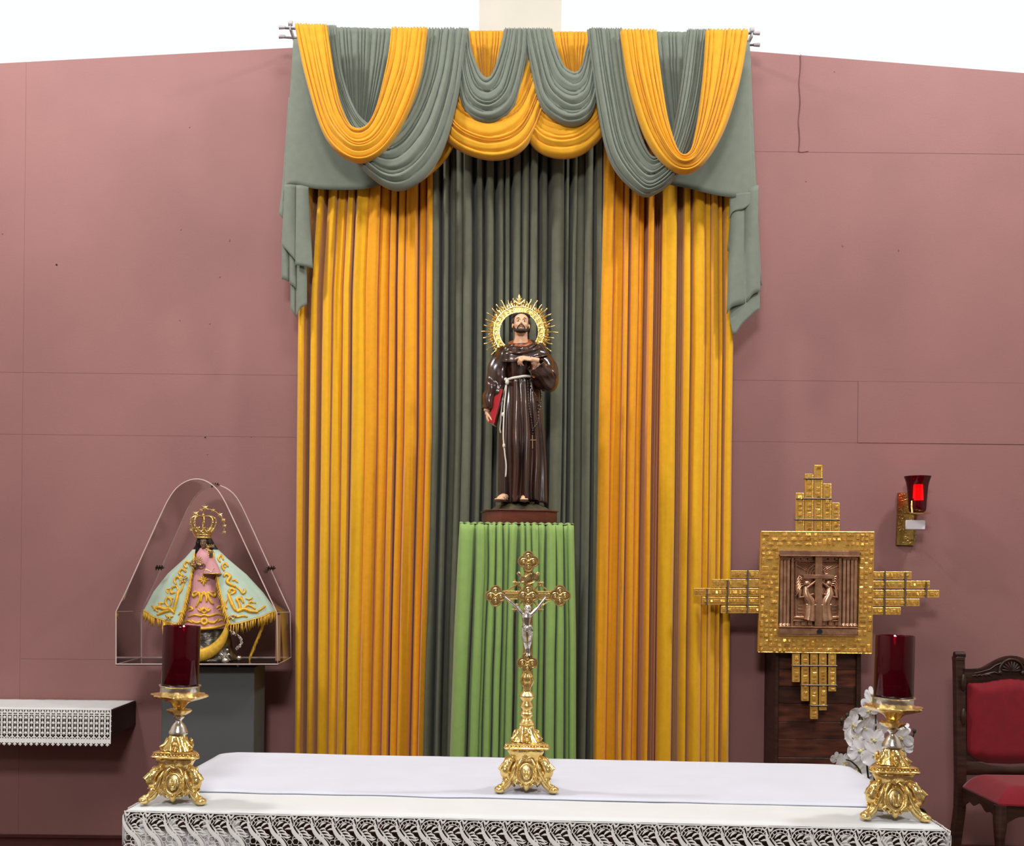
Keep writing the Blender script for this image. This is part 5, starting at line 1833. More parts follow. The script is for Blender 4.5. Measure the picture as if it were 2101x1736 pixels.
# ================================================================== clear display case
def thin_clear(name, tint, refl, edge=False):
    m = bpy.data.materials.new(name); m.use_nodes = True
    nt = m.node_tree; nt.nodes.clear()
    out = nt.nodes.new('ShaderNodeOutputMaterial')
    tr_ = nt.nodes.new('ShaderNodeBsdfTransparent'); tr_.inputs['Color'].default_value = tint
    gl = nt.nodes.new('ShaderNodeBsdfGlossy'); gl.inputs['Roughness'].default_value = .04; gl.inputs['Color'].default_value = (1, 1, 1, 1)
    fr_ = nt.nodes.new('ShaderNodeFresnel'); fr_.inputs['IOR'].default_value = refl
    mx = nt.nodes.new('ShaderNodeMixShader')
    nt.links.new(fr_.outputs['Fac'], mx.inputs['Fac'])
    nt.links.new(tr_.outputs[0], mx.inputs[1]); nt.links.new(gl.outputs[0], mx.inputs[2]); nt.links.new(mx.outputs[0], out.inputs['Surface'])
    return m
M['acrylic'] = thin_clear('clear_acrylic_sheet', (.955, .955, .955, 1), 1.22)
M['acrylic_edge'] = mat('polished_acrylic_edge', (240, 214, 210), .25, alpha=.75, spec=.8)
def prof_case(x0, xs_, xc__, xe, yb, ys, yt, d):
    pts = [(x0, yb), (x0, ys + 4)]
    L = (xe - x0)
    k = L / 332.0
    for (a, b) in ((238 - 238, 1255), (262 - 238, 1206), (300 - 238, 1122), (330 - 238, 1056), (346 - 238, 1024), (362 - 238, 1002), (382 - 238, 988), (403 - 238, 983), (424 - 238, 988), (444 - 238, 1003),
                   (460 - 238, 1027), (476 - 238, 1060), (506 - 238, 1124), (544 - 238, 1206), (568 - 238, 1257)):
        pts.append((x0 + a * k, yt + (b - 983) * (ys - yt) / (1256 - 983.0)))
    arc = [cat(pts[2:17], k / 48) for k in range(49)]
    pts = pts[:2] + arc + [(xe, yb)]
    return [P(x, y, d) for x, y in pts]
fA = prof_case(238, 0, 0, 570, 1363, 1256, 983, 5.16)
bA = prof_case(290, 0, 0, 597, 1349, 1255, 996, 5.53)
case = thing('display_case', 'clear acrylic display case with rounded gable top over the crowned figurine', 'display case', P(430, 1362, 5.35))
mb = MB(); n_ = len(fA)
fin = fA[1:]; bin_ = bA[1:]
mb.add(fA + bA, [(i, i + 1, n_ + i + 1, n_ + i) for i in range(n_ - 1)])
mb.build('cover_shell', 'acrylic', case, smooth=30)
mb = MB(); mb.add(fA, [tuple(range(n_))]); mb.build('front_pane', 'acrylic', case, smooth=False)
mb = MB(); mb.add(bA, [tuple(range(n_))]); mb.build('rear_pane', 'acrylic', case, smooth=False)
for nm, pr in (('front_edge', fA), ('rear_edge', bA)):
    mb = MB(); mb.tube([pr[0], pr[1]] + pr[2:] + [pr[0]], .0034, 6); mb.build(nm, 'acrylic_edge', case, smooth=60)
mb = MB()
for a, b in ((fA[0], bA[0]), (fA[-1], bA[-1]), (fA[2], bA[2]), (fA[-2], bA[-2])):
    mb.tube([a, b], .0022, 6)
mb.build('side_edge', 'acrylic_edge', case)
mb = MB()
mb.prism([fA[0] + Vector((0, 0, -.001)), fA[-1] + Vector((0, 0, -.001)), bA[-1] + Vector((0, 0, -.001)), bA[0] + Vector((0, 0, -.001))], (0, 0, -.006))
mb.build('case_floor', mat('dark_gloss_base_sheet', (46, 42, 42), .12, spec=.7), case, smooth=False)
mb = MB()
for (x, y, rot_) in ((442, 996, 0), (328, 1165, 0), (557, 1166, 0)):
    mb = MB()
    c = P(x, y, 5.5 if x != 328 else 5.2)
    mb.box(c, (.045, .03, .013), bev=.003)
    for q in (-.014, .0, .014):
        mb.tube([c + Vector((q - .004, -.014, -.014)), c + Vector((q + .004, -.016, .014))], .0034, 6)
    mb.build('hinge_clip', mat('dark_metal_clip', (52, 46, 44), .4, .8), case, smooth=40)
mb = MB(); a, b = P(566, 1262, 5.17), P(575, 1356, 5.17); mb.box(((a.x + b.x) / 2, a.y, (a.z + b.z) / 2), (b.x - a.x, .002, a.z - b.z)); mb.build('tape_strip', mat('tan_adhesive_tape', (164, 124, 78), .5, alpha=.75), case, smooth=False)
# ================================================================== baroque gilt base shared by the candlesticks and the cross
def jitter(mb, amp, sc, seed=0):
    out = []
    for p in mb.v:
        v = Vector(p)
        n_ = noise.noise_vector(v * sc + Vector((seed, seed, 0)))
        out.append(tuple(v + n_ * amp))
    mb.v = out
LEGS = [R(-150), R(-30), R(90)]              # two feet towards the viewer, one behind
def rdir(a):
    return Vector((math.cos(a), math.sin(a), 0))
def ornate_base(root):
    # three-sided body between the legs
    def tri(a, r, z):
        k = .26 if z < .125 else .20
        return r * (1 + k * math.cos(3 * (a - R(90))) + .035 * math.cos(9 * a) + .012 * math.sin(17 * a + z * 200))
    mb = MB()
    mb.lathe([(.012, .026), (.044, .030), (.058, .044), (.060, .062), (.054, .082), (.045, .100), (.043, .114), (.050, .128), (.058, .142), (.057, .148), (.03, .150)], n=72, mod=tri)
    jitter(mb, .004, 55, 1)
    body = mb.build('base_body', 'gold', root, smooth=60)
    mb = MB()
    def tri2(a, r, z):
        c = math.cos(3 * (a - R(90)))
        return r * (1 + .34 * max(0, c) ** 1.5 - .10 * max(0, -c))
    mb.lathe([(.05, .148), (.063, .151), (.067, .156), (.064, .160), (.058, .162), (.060, .165), (.062, .170), (.052, .174), (.03, .175)], n=90, mod=tri2)
    for k in range(36):
        a = 2 * PI * k / 36
        r = tri2(a, .0605, 0)
        mb.ball((r * math.cos(a), r * math.sin(a), .1625), (.0042, .0042, .0042), 6, 5)
    mb.build('cornice', 'gold', root, smooth=50)
    mb = MB()
    def tri3(a, r, z):
        return r * (1 + .16 * math.cos(3 * (a - R(90))) + .06 * math.cos(12 * a + z * 90))
    mb.lathe([(.03, .174), (.049, .176), (.043, .188), (.034, .200), (.028, .214), (.024, .226), (.018, .23)], n=72, mod=tri3)
    jitter(mb, .003, 70, 2)
    for k in range(6):
        a = R(-150) + k * PI / 3
        r = .038 if k % 2 == 0 else .030
        c = rdir(a)
        mb.tube([c * (r + .012) + Vector((0, 0, .178)), c * (r + .018) + Vector((0, 0, .186)), c * (r + .006) + Vector((0, 0, .194)), c * (r - .004) + Vector((0, 0, .208)), c * (r + .0) + Vector((0, 0, .218))], [.006, .009, .007, .007, .003], 7)
    mb.build('upper_boss', 'gold', root, smooth=60)
    # legs
    for a in LEGS:
        d = rdir(a)
        t = Vector((-d.y, d.x, 0))
        mb = MB()
        path = [(.060, .118), (.082, .104), (.094, .088), (.098, .074), (.088, .062), (.080, .048), (.088, .032), (.104, .020), (.122, .014), (.130, .013)]
        rad = [.012, .018, .019, .020, .018, .017, .016, .014, .016, .010]
        pts = [Vector(cat([(r, z) for r, z in path], k / 36) + (0,)) for k in range(37)]
        mb.tube([d * p.x + Vector((0, 0, p.y)) for p in pts], [cat([(r,) for r in rad], k / 36)[0] for k in range(37)], 14)
        mb.ball(d * .122 + Vector((0, 0, .0135)), (.021, .021, .0132), 16, 10)
        for s in (-1, 1):                      # scrolls on the shoulder and flank
            for (r0, z0, rr) in ((.098, .092, .010), (.080, .112, .009), (.078, .066, .009), (.094, .046, .008)):
                c = d * r0 + t * s * .014 + Vector((0, 0, z0))
                mb.tube([c + (d * math.cos(q * .9) + Vector((0, 0, 1)) * math.sin(q * .9)) * rr * (1 - q / 9) for q in range(8)], .0042, 6)
            mb.tube([d * .056 + t * s * .020 + Vector((0, 0, .108)), d * .072 + t * s * .026 + Vector((0, 0, .088)), d * .078 + t * s * .022 + Vector((0, 0, .066)), d * .086 + t * s * .014 + Vector((0, 0, .046)), d * .11 + t * s * .010 + Vector((0, 0, .024))], [.005, .008, .008, .006, .004], 8)
        mb.tube([d * .104 + Vector((0, 0, .100)), d * .118 + Vector((0, 0, .084)), d * .112 + Vector((0, 0, .076))], [.008, .012, .004], 8)
        jitter(mb, .0028, 60, 3)
        mb.v = [(x * .88, y * .88, z) for x, y, z in mb.v]
        lg = mb.build('leg', 'gold', root, smooth=60)
    # faces: oval cartouche with relief, darker ground, drop leaf
    for a in (R(-90), R(30), R(150)):
        d = rdir(a)
        t = Vector((-d.y, d.x, 0))
        up = Vector((0, 0, 1))
        tl_ = (up * .955 - d * .25).normalized()
        c = d * .052 + Vector((0, 0, .070))
        mb = MB()
        mb.tube([c + t * .0245 * math.cos(2 * PI * k / 28) + tl_ * .033 * math.sin(2 * PI * k / 28) for k in range(28)], .0042, 8, closed=True)
        for s in (-1, 1):
            mb.tube([c + t * s * .012 + tl_ * .052, c + t * s * .020 + tl_ * .046, c + t * s * .030 + tl_ * .026, c + t * s * .034 + tl_ * .004, c + t * s * .030 - tl_ * .020, c + t * s * .014 - tl_ * .034], [.003, .006, .005, .006, .006, .003], 7)
            mb.tube([c + t * s * .030 - tl_ * .020, c + t * s * .042 - tl_ * .032, c + t * s * .036 - tl_ * .040], [.005, .006, .002], 7)
        cart = mb.build('cartouche', 'gold', body, smooth=60)
        mb = MB()
        rotm = Matrix((t, d, tl_)).transposed()
        mb.ball(c - d * .002, (.023, .006, .032), 20, 12, rotm)
        mb.build('cartouche_ground', 'gold_dark', body, smooth=180)
        mb = MB()
        for s in (-1, 1):
            mb.tube([c + d * .005 + t * s * .006 - tl_ * .018, c + d * .008 + t * s * .008 - tl_ * .002, c + d * .006 + t * s * .009 + tl_ * .017], [.004, .007, .003], 7)
        mb.tube([c + d * .006 - t * .008 - tl_ * .006, c + d * .010 - tl_ * .010, c + d * .006 + t * .008 - tl_ * .006], .0045, 7)
        mb.ball(c + d * .008 - tl_ * .016, (.007, .005, .005), 8, 6)
        mb.build('cartouche_relief', 'gold', body, smooth=60)
        mb = MB()
        b = d * .046 + Vector((0, 0, .030))
        mb.tube([b + up * .014, b + d * .006 + up * .004, b + d * .004 - up * .012, b - up * .022], [.006, .013, .010, .002], 10)
        for s in (-1, 1):
            mb.tube([b + t * s * .010 + up * .010, b + t * s * .022 + d * .002 + up * .002, b + t * s * .018 - up * .008, b + t * s * .006], [.005, .007, .004, .002], 7)
        mb.build('leaf_drop', 'gold', body, smooth=60)
        mb = MB()
        # shell and scroll over the oval
        e = c + tl_ * .050
        for q in range(5):
            an = R(30 + 30 * q)
            mb.tube([e, e + (t * math.cos(an) + tl_ * math.sin(an)) * .016 + d * .003], [.005, .0035], 6)
        mb.build('shell', 'gold', body, smooth=60)
        mb = MB()
        e2 = d * .046 + Vector((0, 0, .196))
        mb.tube([e2 + t * .011 * math.cos(2 * PI * k / 16) + up * .014 * math.sin(2 * PI * k / 16) - d * .2 * .014 * math.sin(2 * PI * k / 16) for k in range(16)], .003, 6, closed=True)
        mb.ball(e2, (.005, .005, .009), 8, 6)
        mb.build('small_oval', 'gold', body, smooth=60)
    return body

# ---- candlestick (origin at the foot plane)
STY = .001583 * K                            # metres per pixel at the altar's front edge
def make_stick():
    root = thing('candlestick', 'x', 'candlestick', (0, 0, 0))
    ornate_base(root)
    mb = MB()
    mb.lathe([(.02, .226), (.031, .228), (.032, .235), (.029, .240), (.024, .252), (.018, .262), (.011, .268), (.010, .275), (.016, .281), (.019, .285), (.012, .288), (.010, .292)], n=36)
    mb.build('knop', 'silver', root, smooth=60)
    mb = MB()
    mb.lathe([(.010, .290), (.022, .292), (.034, .300), (.042, .308), (.038, .310), (.022, .309), (.018, .314), (.020, .320)], n=48, mod=lambda a, r, z: r * (1 + (.05 * math.cos(10 * a) if .025 < r else 0)))
    jitter(mb, .0015, 90, 4)
    mb.build('lower_dish', 'gold', root, smooth=60)
    mb = MB()
    mb.lathe([(.018, .316), (.022, .322), (.028, .330), (.036, .336), (.060, .344), (.082, .352), (.090, .358), (.088, .361), (.070, .356), (.04, .352)], n=72, mod=lambda a, r, z: r * (1 + (.06 * math.cos(8 * a) + .02 * math.cos(16 * a) if .05 < r else 0)))
    jitter(mb, .0015, 90, 5)
    mb.build('drip_pan', 'gold', root, smooth=60)
    mb = MB()
    mb.lathe([(.03, .354), (.062, .355), (.064, .358), (.064, .386), (.069, .389), (.069, .392), (.0665, .392), (.0625, .389), (.0625, .362), (.0, .361)], n=64, caps=False)
    mb.build('glass_holder', 'silver', root, smooth=40)
    return root
def scaled(root, k):
    for c in root.children:
        pass
    root.scale = (k, k, k)
M['ruby'] = bpy.data.materials.new('ruby_red_glass')
M['ruby'].use_nodes = True
def ruby(m, tint, base):
    nt = m.node_tree; nt.nodes.clear()
    out = nt.nodes.new('ShaderNodeOutputMaterial')
    t_ = nt.nodes.new('ShaderNodeBsdfTransparent'); t_.inputs['Color'].default_value = tint
    d_ = nt.nodes.new('ShaderNodeBsdfDiffuse'); d_.inputs['Color'].default_value = base
    m1 = nt.nodes.new('ShaderNodeMixShader'); m1.inputs['Fac'].default_value = .35
    nt.links.new(t_.outputs[0], m1.inputs[1]); nt.links.new(d_.outputs[0], m1.inputs[2])
    g_ = nt.nodes.new('ShaderNodeBsdfGlossy'); g_.inputs['Roughness'].default_value = .06
    f_ = nt.nodes.new('ShaderNodeFresnel'); f_.inputs['IOR'].default_value = 1.42
    m2 = nt.nodes.new('ShaderNodeMixShader')
    nt.links.new(f_.outputs[0], m2.inputs['Fac']); nt.links.new(m1.outputs[0], m2.inputs[1]); nt.links.new(g_.outputs[0], m2.inputs[2])
    nt.links.new(m2.outputs[0], out.inputs['Surface'])
ruby(M['ruby'], (.50, .005, .03, 1), (.12, .001, .010, 1))
M['wax'] = mat('white_candle_wax', (226, 214, 200), .5, spec=.4)
def make_glass():
    root = thing('candle_glass', 'x', 'candle glass', (0, 0, 0))
    mb = MB()
    mb.lathe([(.0, .002), (.058, .0), (.0608, .004), (.0608, .226), (.0600, .228), (.0585, .226), (.0585, .006), (.0, .006)], n=64, caps=False)
    mb.build('glass_cylinder', 'ruby', root, smooth=40)
    mb = MB()
    mb.lathe([(.0, .007), (.026, .008), (.028, .06), (.026, .064), (.0, .062)], n=32, caps=False)
    mb.lathe([(.030, .012), (.046, .014), (.047, .05), (.044, .05), (.044, .016), (.03, .014)], n=32, caps=False)
    c_ = mb.build('candle', 'wax', root, smooth=40)
    mb = MB(); mb.tube([(0, 0, .062), (.001, 0, .076)], .0012, 5); mb.build('wick', 'dark', c_)
    return root
stickA = make_stick()
glassA = make_glass()
def put_stick(base, root, gl, k, tilt, yaw, lab, glab, z0):
    root.location = base
    root.scale = (k, k, k)
    root.rotation_euler = (0, tilt, yaw)
    root['label'] = lab
    top = Matrix.Rotation(tilt, 3, 'Y') @ Vector((0, 0, .3625 * k))
    gl.location = Vector(base) + top
    gl.scale = (k, k, k)
    gl.rotation_euler = (0, tilt, yaw)
    gl['label'] = glab
ta = TP(361, 1649)
tb = TP(1826, 1682)
stickB = copy_tree(stickA)
glassB = copy_tree(glassA)
ks = K
kL = .983 / .985
put_stick(T(ta[0], ta[1], .0065), stickA, glassA, kL * .985, R(1.4), R(3), 'gilt candlestick with cast feet on the left front corner of the altar',
          'tall red glass cylinder in the left candlestick, before the clear display case', 0)
put_stick(T(tb[0], tb[1], .0065), stickB, glassB, kL * .985, R(1.0), R(-4), 'gilt candlestick with cast feet on the right front corner of the altar',
          'tall red glass cylinder in the right candlestick, below the wall lamp', 0)

# ---- standing crucifix
cxu, cxv = TP(1079, 1628)
cross = thing('standing_crucifix', 'tall gilt altar crucifix with silver figure standing at the centre of the altar', 'crucifix', (0, 0, 0))
ornate_base(cross)
QS = .001688               # local metres per pixel for this piece
def q(x, y, dy=0.0):
    return Vector(((x - 1081) * QS, dy, (1634 - y) * QS))
mb = MB()
prof = [(12, 1500), (15, 1497), (16, 1493), (12, 1486), (9, 1483), (10, 1480), (14, 1476), (14, 1473), (10, 1468), (9, 1466), (10, 1463), (14, 1459), (14, 1456), (10, 1450), (9, 1448), (12, 1444), (16, 1439), (16, 1436), (12, 1431), (9, 1428)]
mb.lathe([(r * QS, (1634 - y) * QS) for r, y in prof], n=40)
mb.build('turned_stem', 'gold', cross, smooth=35)
mb = MB()
mb.lathe([(r * QS, (1634 - y) * QS) for r, y in [(8, 1428), (8, 1423), (7, 1416), (9, 1408), (12, 1402), (11, 1396), (8, 1391), (8, 1384)]], n=40, mod=lambda a, r, z: r * (1 + .14 * math.cos(6 * a)))
for s in (-1, 1):
    mb.tube([q(1081 + s * 6, 1420, -.006), q(1081 + s * 12, 1406, -.010), q(1081 + s * 9, 1396, -.012), q(1081 + s * 4, 1402, -.014)], [.003, .005, .004, .002], 7)
mb.build('vase_knop', 'gold', cross, smooth=50)
def flat_bar(pts, w, th, name, m='gold', parent=cross):
    mb = MB()
    a, b = pts
    d = (b - a).normalized(); n_ = Vector((-d.z, 0, d.x))
    for (ww, tt, y0) in ((w, th, 0), (w * .62, th * .5, -th * .75)):
        mb.box((a + b) / 2 + Vector((0, y0, 0)), ((ww * 2 if abs(d.z) > .5 else (b - a).length), tt, (ww * 2 if abs(d.x) > .5 else (b - a).length)), bev=.0015)
    for s in (-1, 1):
        mb.tube([a + n_ * w * s + Vector((0, -th / 2, 0)), b + n_ * w * s + Vector((0, -th / 2, 0))], .0022, 6)
    return mb.build(name, m, parent, smooth=40)
flat_bar([q(1081, 1385), q(1081, 1150)], 8 * QS, .008, 'shaft')
flat_bar([q(1010, 1228), q(1150, 1228)], 8 * QS, .0085, 'crossbar')
def quatrefoil(c, r, name):
    mb = MB()
    n_ = 64
    def rr(a):
        best = 0
        for k in range(4):
            b = k * PI / 2
            x0, y0, r0 = .52 * r * math.cos(b), .52 * r * math.sin(b), .50 * r
            dx, dy = math.cos(a), math.sin(a)
            B = dx * x0 + dy * y0
            disc = B * B - (x0 * x0 + y0 * y0 - r0 * r0)
            if disc > 0:
                best = max(best, B + math.sqrt(disc))
        return best
    ol = [c + Vector((rr(2 * PI * k / n_) * math.cos(2 * PI * k / n_), 0, rr(2 * PI * k / n_) * math.sin(2 * PI * k / n_))) for k in range(n_)]
    mb.prism([p + Vector((0, -.007, 0)) for p in ol], (0, .012, 0))
    o = mb.build(name, 'gold_dark', cross, smooth=40)
    mb = MB()
    mb.tube([p + Vector((0, -.008, 0)) for p in ol], .0026, 6, closed=True)
    for k in range(4):
        b = k * PI / 2
        cc = c + Vector((.5 * r * math.cos(b), -.008, .5 * r * math.sin(b)))
        mb.tube([cc + Vector((.30 * r * math.cos(2 * PI * t / 14), 0, .30 * r * math.sin(2 * PI * t / 14))) for t in range(14)], .0018, 5, closed=True)
        mb.ball(cc, (.17 * r, .004, .17 * r), 8, 6)
    mb.ball(c + Vector((0, -.009, 0)), (.2 * r, .004, .2 * r), 8, 6)
    for k in range(4):
        b = PI / 4 + k * PI / 2
        mb.tube([c + Vector((0, -.009, 0)), c + Vector((.45 * r * math.cos(b), -.009, .45 * r * math.sin(b)))], [.004, .002], 6)
    mb.build('medallion_relief', 'gold', o, smooth=60)
quatrefoil(q(1081, 1158, -.004), 20.5 * QS, 'medallion')
quatrefoil(q(1014, 1230, -.004), 20.5 * QS, 'medallion')
quatrefoil(q(1147, 1228, -.004), 20.5 * QS, 'medallion')
quatrefoil(q(1081, 1368, -.004), 20.5 * QS, 'medallion')
quatrefoil(q(1081, 1228, -.006), 20.5 * QS, 'medallion')
for sx, sy in ((-1, -1), (1, -1), (-1, 1), (1, 1)):      # diagonal rays and scrolling braces
    mb = MB()
    t_ = q(1081 + sx * 27, 1229 + sy * 28, -.002)
    mb.tube([q(1081 + sx * 10, 1229 + sy * 10), t_], [.004, .0028], 6)
    for dx, dy in ((-6, 0), (6, 0), (0, -6), (0, 6)):
        mb.tube([t_, t_ + Vector((dx * QS, -.002, dy * QS))], [.0045, .001], 6)
    e = q(1081 + sx * 46, 1229 + sy * 9)
    mb.tube([q(1081 + sx * 20, 1229 + sy * (26 if sy < 0 else 18)), q(1081 + sx * 32, 1229 + sy * 18), e], [.003, .0035, .002], 6)
    mb.build('ray_brace', 'gold', cross, smooth=40)
mb = MB()
n_ = 24
mb.grid(lambda u, v: q(1062 + 38 * u + 2 * math.sin(v * 3), 1192 + 8 * (v - .5) * 2 + 4 * math.sin(PI * 2 * u) + (-6 if u in (0,) else 0), -.016 + .006 * math.cos(2 * PI * u * 1.5)), n_, 5)
ban = mb.build('scroll_banner', 'gold_dark', cross, smooth=180, solid=.0025)
mb = MB()
for s in (-1, 1):
    mb.tube([q(1081 + s * 19, 1188, -.012), q(1081 + s * 23, 1183, -.012), q(1081 + s * 20, 1180, -.014), q(1081 + s * 15, 1184, -.014)], .0028, 6)
mb.tube([q(1062, 1202, -.012), q(1070, 1200, -.018), q(1084, 1204, -.014), q(1102, 1197, -.012)], .0026, 6)
mb.build('banner_rim', 'gold', ban, smooth=60)
for k, L_ in enumerate('INRI'):
    fc = bpy.data.curves.new('letter', 'FONT'); fc.body = L_; fc.size = .013; fc.extrude = .0006; fc.align_x = 'CENTER'
    o = bpy.data.objects.new('letter', fc); COL.objects.link(o)
    dg = bpy.context.evaluated_depsgraph_get()
    me = bpy.data.meshes.new_from_object(o.evaluated_get(dg)); bpy.data.objects.remove(o)
    o = bpy.data.objects.new('letter', me); COL.objects.link(o); me.materials.clear(); me.materials.append(M['gold'])
    o.parent = ban; o.location = q(1071 + 7 * k, 1197 - 2.5 * k * .8 + 2, -.0235); o.rotation_euler = (R(90), R(-8), 0)
# the silver figure: one continuous body
cb = MB()
hm2 = Matrix.Translation(q(1079.5, 1256, -.030)) @ Matrix.Rotation(R(14), 4, 'Y') @ Matrix.Rotation(R(20), 4, 'X') @ Matrix.Scale(.030, 4)
head_pieces(cb, hm2)
cb.m = hm2; cb.ball((0, .12, .12), (.44, .42, .42), 12, 8); cb.m = None
cb.tube([q(1079.5, 1260, -.024), q(1079, 1268, -.020)], [.006, .009], 8)
cb.tube([q(1078, 1266, -.020), q(1078.5, 1274, -.023), q(1078.5, 1284, -.022), q(1078, 1292, -.020), q(1077.5, 1300, -.021)], [.0165, .0175, .0135, .0145, .016], 12, flat=((0, 1, 0), .7))
for s, hx, hy in ((-1, 1034, 1232), (1, 1117, 1232)):
    sh_ = q(1079 + s * 7, 1268, -.020)
    el = q(1079 + s * 21, 1252 if s < 0 else 1254, -.018)
    hd = q(hx, hy, -.014)
    cb.tube([sh_, sh_.lerp(el, .5) + Vector((0, 0, -.001)), el, el.lerp(hd, .6), hd], [.0085, .0078, .006, .0055, .004], 8)
    dd = (hd - el).normalized()
    for k in range(4):
        cb.tube([hd, hd + dd * .010 + Vector((0, -.002 - .001 * k, (k - 1.5) * .0026))], [.0022, .0014], 6)
    cb.tube([hd, hd + dd * .004 + Vector((0, -.004, .006))], [.0022, .0014], 6)
for s, pts in ((-1, [(1073.5, 1299), (1073, 1313), (1075.5, 1324), (1078.5, 1338), (1080, 1348)]), (1, [(1084, 1299), (1087, 1312), (1085.5, 1323), (1083, 1337), (1083.5, 1347)])):
    cb.tube([q(x, y, -.020 - (.010 if i == 2 else .004 if i == 1 else 0)) for i, (x, y) in enumerate(pts)], [.0098, .0092, .0066, .0056, .0042], 10)
cb.tube([q(1080, 1346, -.018), q(1080, 1354, -.026)], [.0055, .0035], 8)
cb.tube([q(1084, 1345, -.018), q(1085, 1353, -.024)], [.0045, .003], 8)
corp = fuse(cb, 'figure', 'silver', cross, .0011, 1)
mb = MB()
mb.grid(lambda u, v: (lambda a: q(1078.5 + (7.6 + .9 * v) * math.sin(a), 1289 + 12 * v + 2 * math.sin(a * 2 + 1), -.021 - (.0125 + .002 * math.sin(a * 6 + v * 3)) * math.cos(a)))(2 * PI * u), 40, 10, wrap_u=True)
mb.tube([q(1070, 1292, -.022), q(1078, 1295, -.036), q(1087, 1291, -.026), q(1090, 1300, -.024), q(1089, 1308, -.022)], [.003, .003, .004, .005, .002], 7)
mb.build('loincloth', 'silver', corp, smooth=180, solid=.001)
cross.location = T(cxu, cxv, .0095)
cross.scale = (1.0,) * 3
cross.rotation_euler = (0, 0, R(-1))

# ================================================================== tabernacle cross on the wall
M['tab_gold'] = mat('cast_yellow_gold', (248, 200, 104), .27, .7, rgb2=(232, 182, 94), vscale=30, bump=.7, bscale=130)
M['bronze'] = mat('polished_rose_bronze', (214, 168, 138), .24, .8, rgb2=(178, 134, 108), vscale=20, bump=.3, bscale=120)
M['steel_bar'] = mat('grey_metal_strap', (124, 116, 108), .4, 1.0, vary=.1)
GD = 5.44
def G(x, y, dy=0.0):
    return P(x, y, GD) + Vector((0, dy, 0))
ug = GD * K / F
tab = thing('tabernacle', 'gold cross shaped tabernacle of textured plates with bronze door on the right wall', 'tabernacle', G(1675, 1340))
# wall box behind and plate
mb = MB()
c0, c1, c2, c3 = G(1562, 1091), G(1793, 1092), G(1788, 1341), G(1556, 1338)
def quad(u, v, dy=0):
    a = c0.lerp(c1, u); b = c3.lerp(c2, u)
    return a.lerp(b, v) + Vector((0, dy, 0))
U0, U1, V0, V1 = (1599 - 1560) / 231, (1763 - 1560) / 231, (1129 - 1091) / 249, (1304 - 1091) / 249
for (ua, ub, va, vb) in ((0, 1, 0, V0), (0, 1, V1, 1), (0, U0, V0, V1), (U1, 1, V0, V1)):
    mb.prism([quad(ua, va), quad(ub, va), quad(ub, vb), quad(ua, vb)], (0, .035, 0))
mb.build('frame_plate', 'tab_gold', tab, smooth=False)
mb = MB()
mb.prism([quad(.2, .06, .035), quad(.97, .06, .035), quad(.97, .94, .035), quad(.2, .94, .035)], (0, WY - GD * K - .04, 0))
mb.build('wall_box', 'dark_wood', tab, smooth=False)
trd = random.Random(21)
def relief(mb, P00, ex_, ez_, W_, H_, cell, hgt, skip=None):
    "raised rectangular blocks like cast lettering on a plate"
    nx_, nz_ = max(1, int(W_ / cell)), max(1, int(H_ / cell))
    cw_, chh = W_ / nx_, H_ / nz_
    used = set()
    for j in range(nz_):
        for i in range(nx_):
            if (i, j) in used or (skip and skip((i + .5) * cw_, (j + .5) * chh)):
                continue
            w, h = 1, 1
            r = trd.random()
            if r < .38 and i + 1 < nx_ and (i + 1, j) not in used:
                w = 2
            elif r < .50 and j + 1 < nz_:
                h = 2
            if skip and skip((i + w - .5) * cw_, (j + h - .5) * chh):
                w = h = 1
            for a in range(w):
                for b in range(h):
                    used.add((i + a, j + b))
            if trd.random() < .06:
                continue
            ww, hh_ = w * cw_ * trd.uniform(.62, .84), h * chh * trd.uniform(.5, .78)
            c = P00 + ex_ * ((i + w / 2) * cw_ + trd.uniform(-.08, .08) * cw_) + ez_ * ((j + h / 2) * chh)
            t = hgt * trd.uniform(.5, 1.3)
            tx, tz = trd.uniform(-.25, .25), trd.uniform(-.25, .25)
            base, top = [], []
            for a, b in ((-1, -1), (1, -1), (1, 1), (-1, 1)):
                base.append(c + ex_ * a * ww / 2 + ez_ * b * hh_ / 2)
                top.append(c + ex_ * a * ww * .36 + ez_ * b * hh_ * .36 + Vector((0, -t * (1 + tx * a + tz * b), 0)))
            mb.add(base + top, [(0, 1, 5, 4), (1, 2, 6, 5), (2, 3, 7, 6), (3, 0, 4, 7), (4, 5, 6, 7)])
            if w * h > 1 and trd.random() < .5:   # a hollow in the larger blocks
                n0 = c + Vector((0, -t * 1.05, 0))
                mb.ball(n0, (ww * .18, t * .35, hh_ * .2), 6, 4)
ex1 = (c1 - c0).normalized(); ez1 = (c3 - c0).normalized()
mb = MB()
Wt, Ht = (c1 - c0).length, (c3 - c0).length
relief(mb, c0 + Vector((0, -.0005, 0)), ex1, ez1, Wt, Ht, 9.6 * ug, .0075, skip=lambda x, z: U0 - .015 < x / Wt < U1 + .015 and V0 - .015 < z / Ht < V1 + .015)
for a, b in ((c0, c1), (c1, c2), (c2, c3), (c3, c0)):
    mb.tube([a + Vector((0, -.001, 0)), b + Vector((0, -.001, 0))], .0035, 6)
tag(mb.build('plate_relief', 'tab_gold', tab, smooth=False), None, None, None, 'stuff')
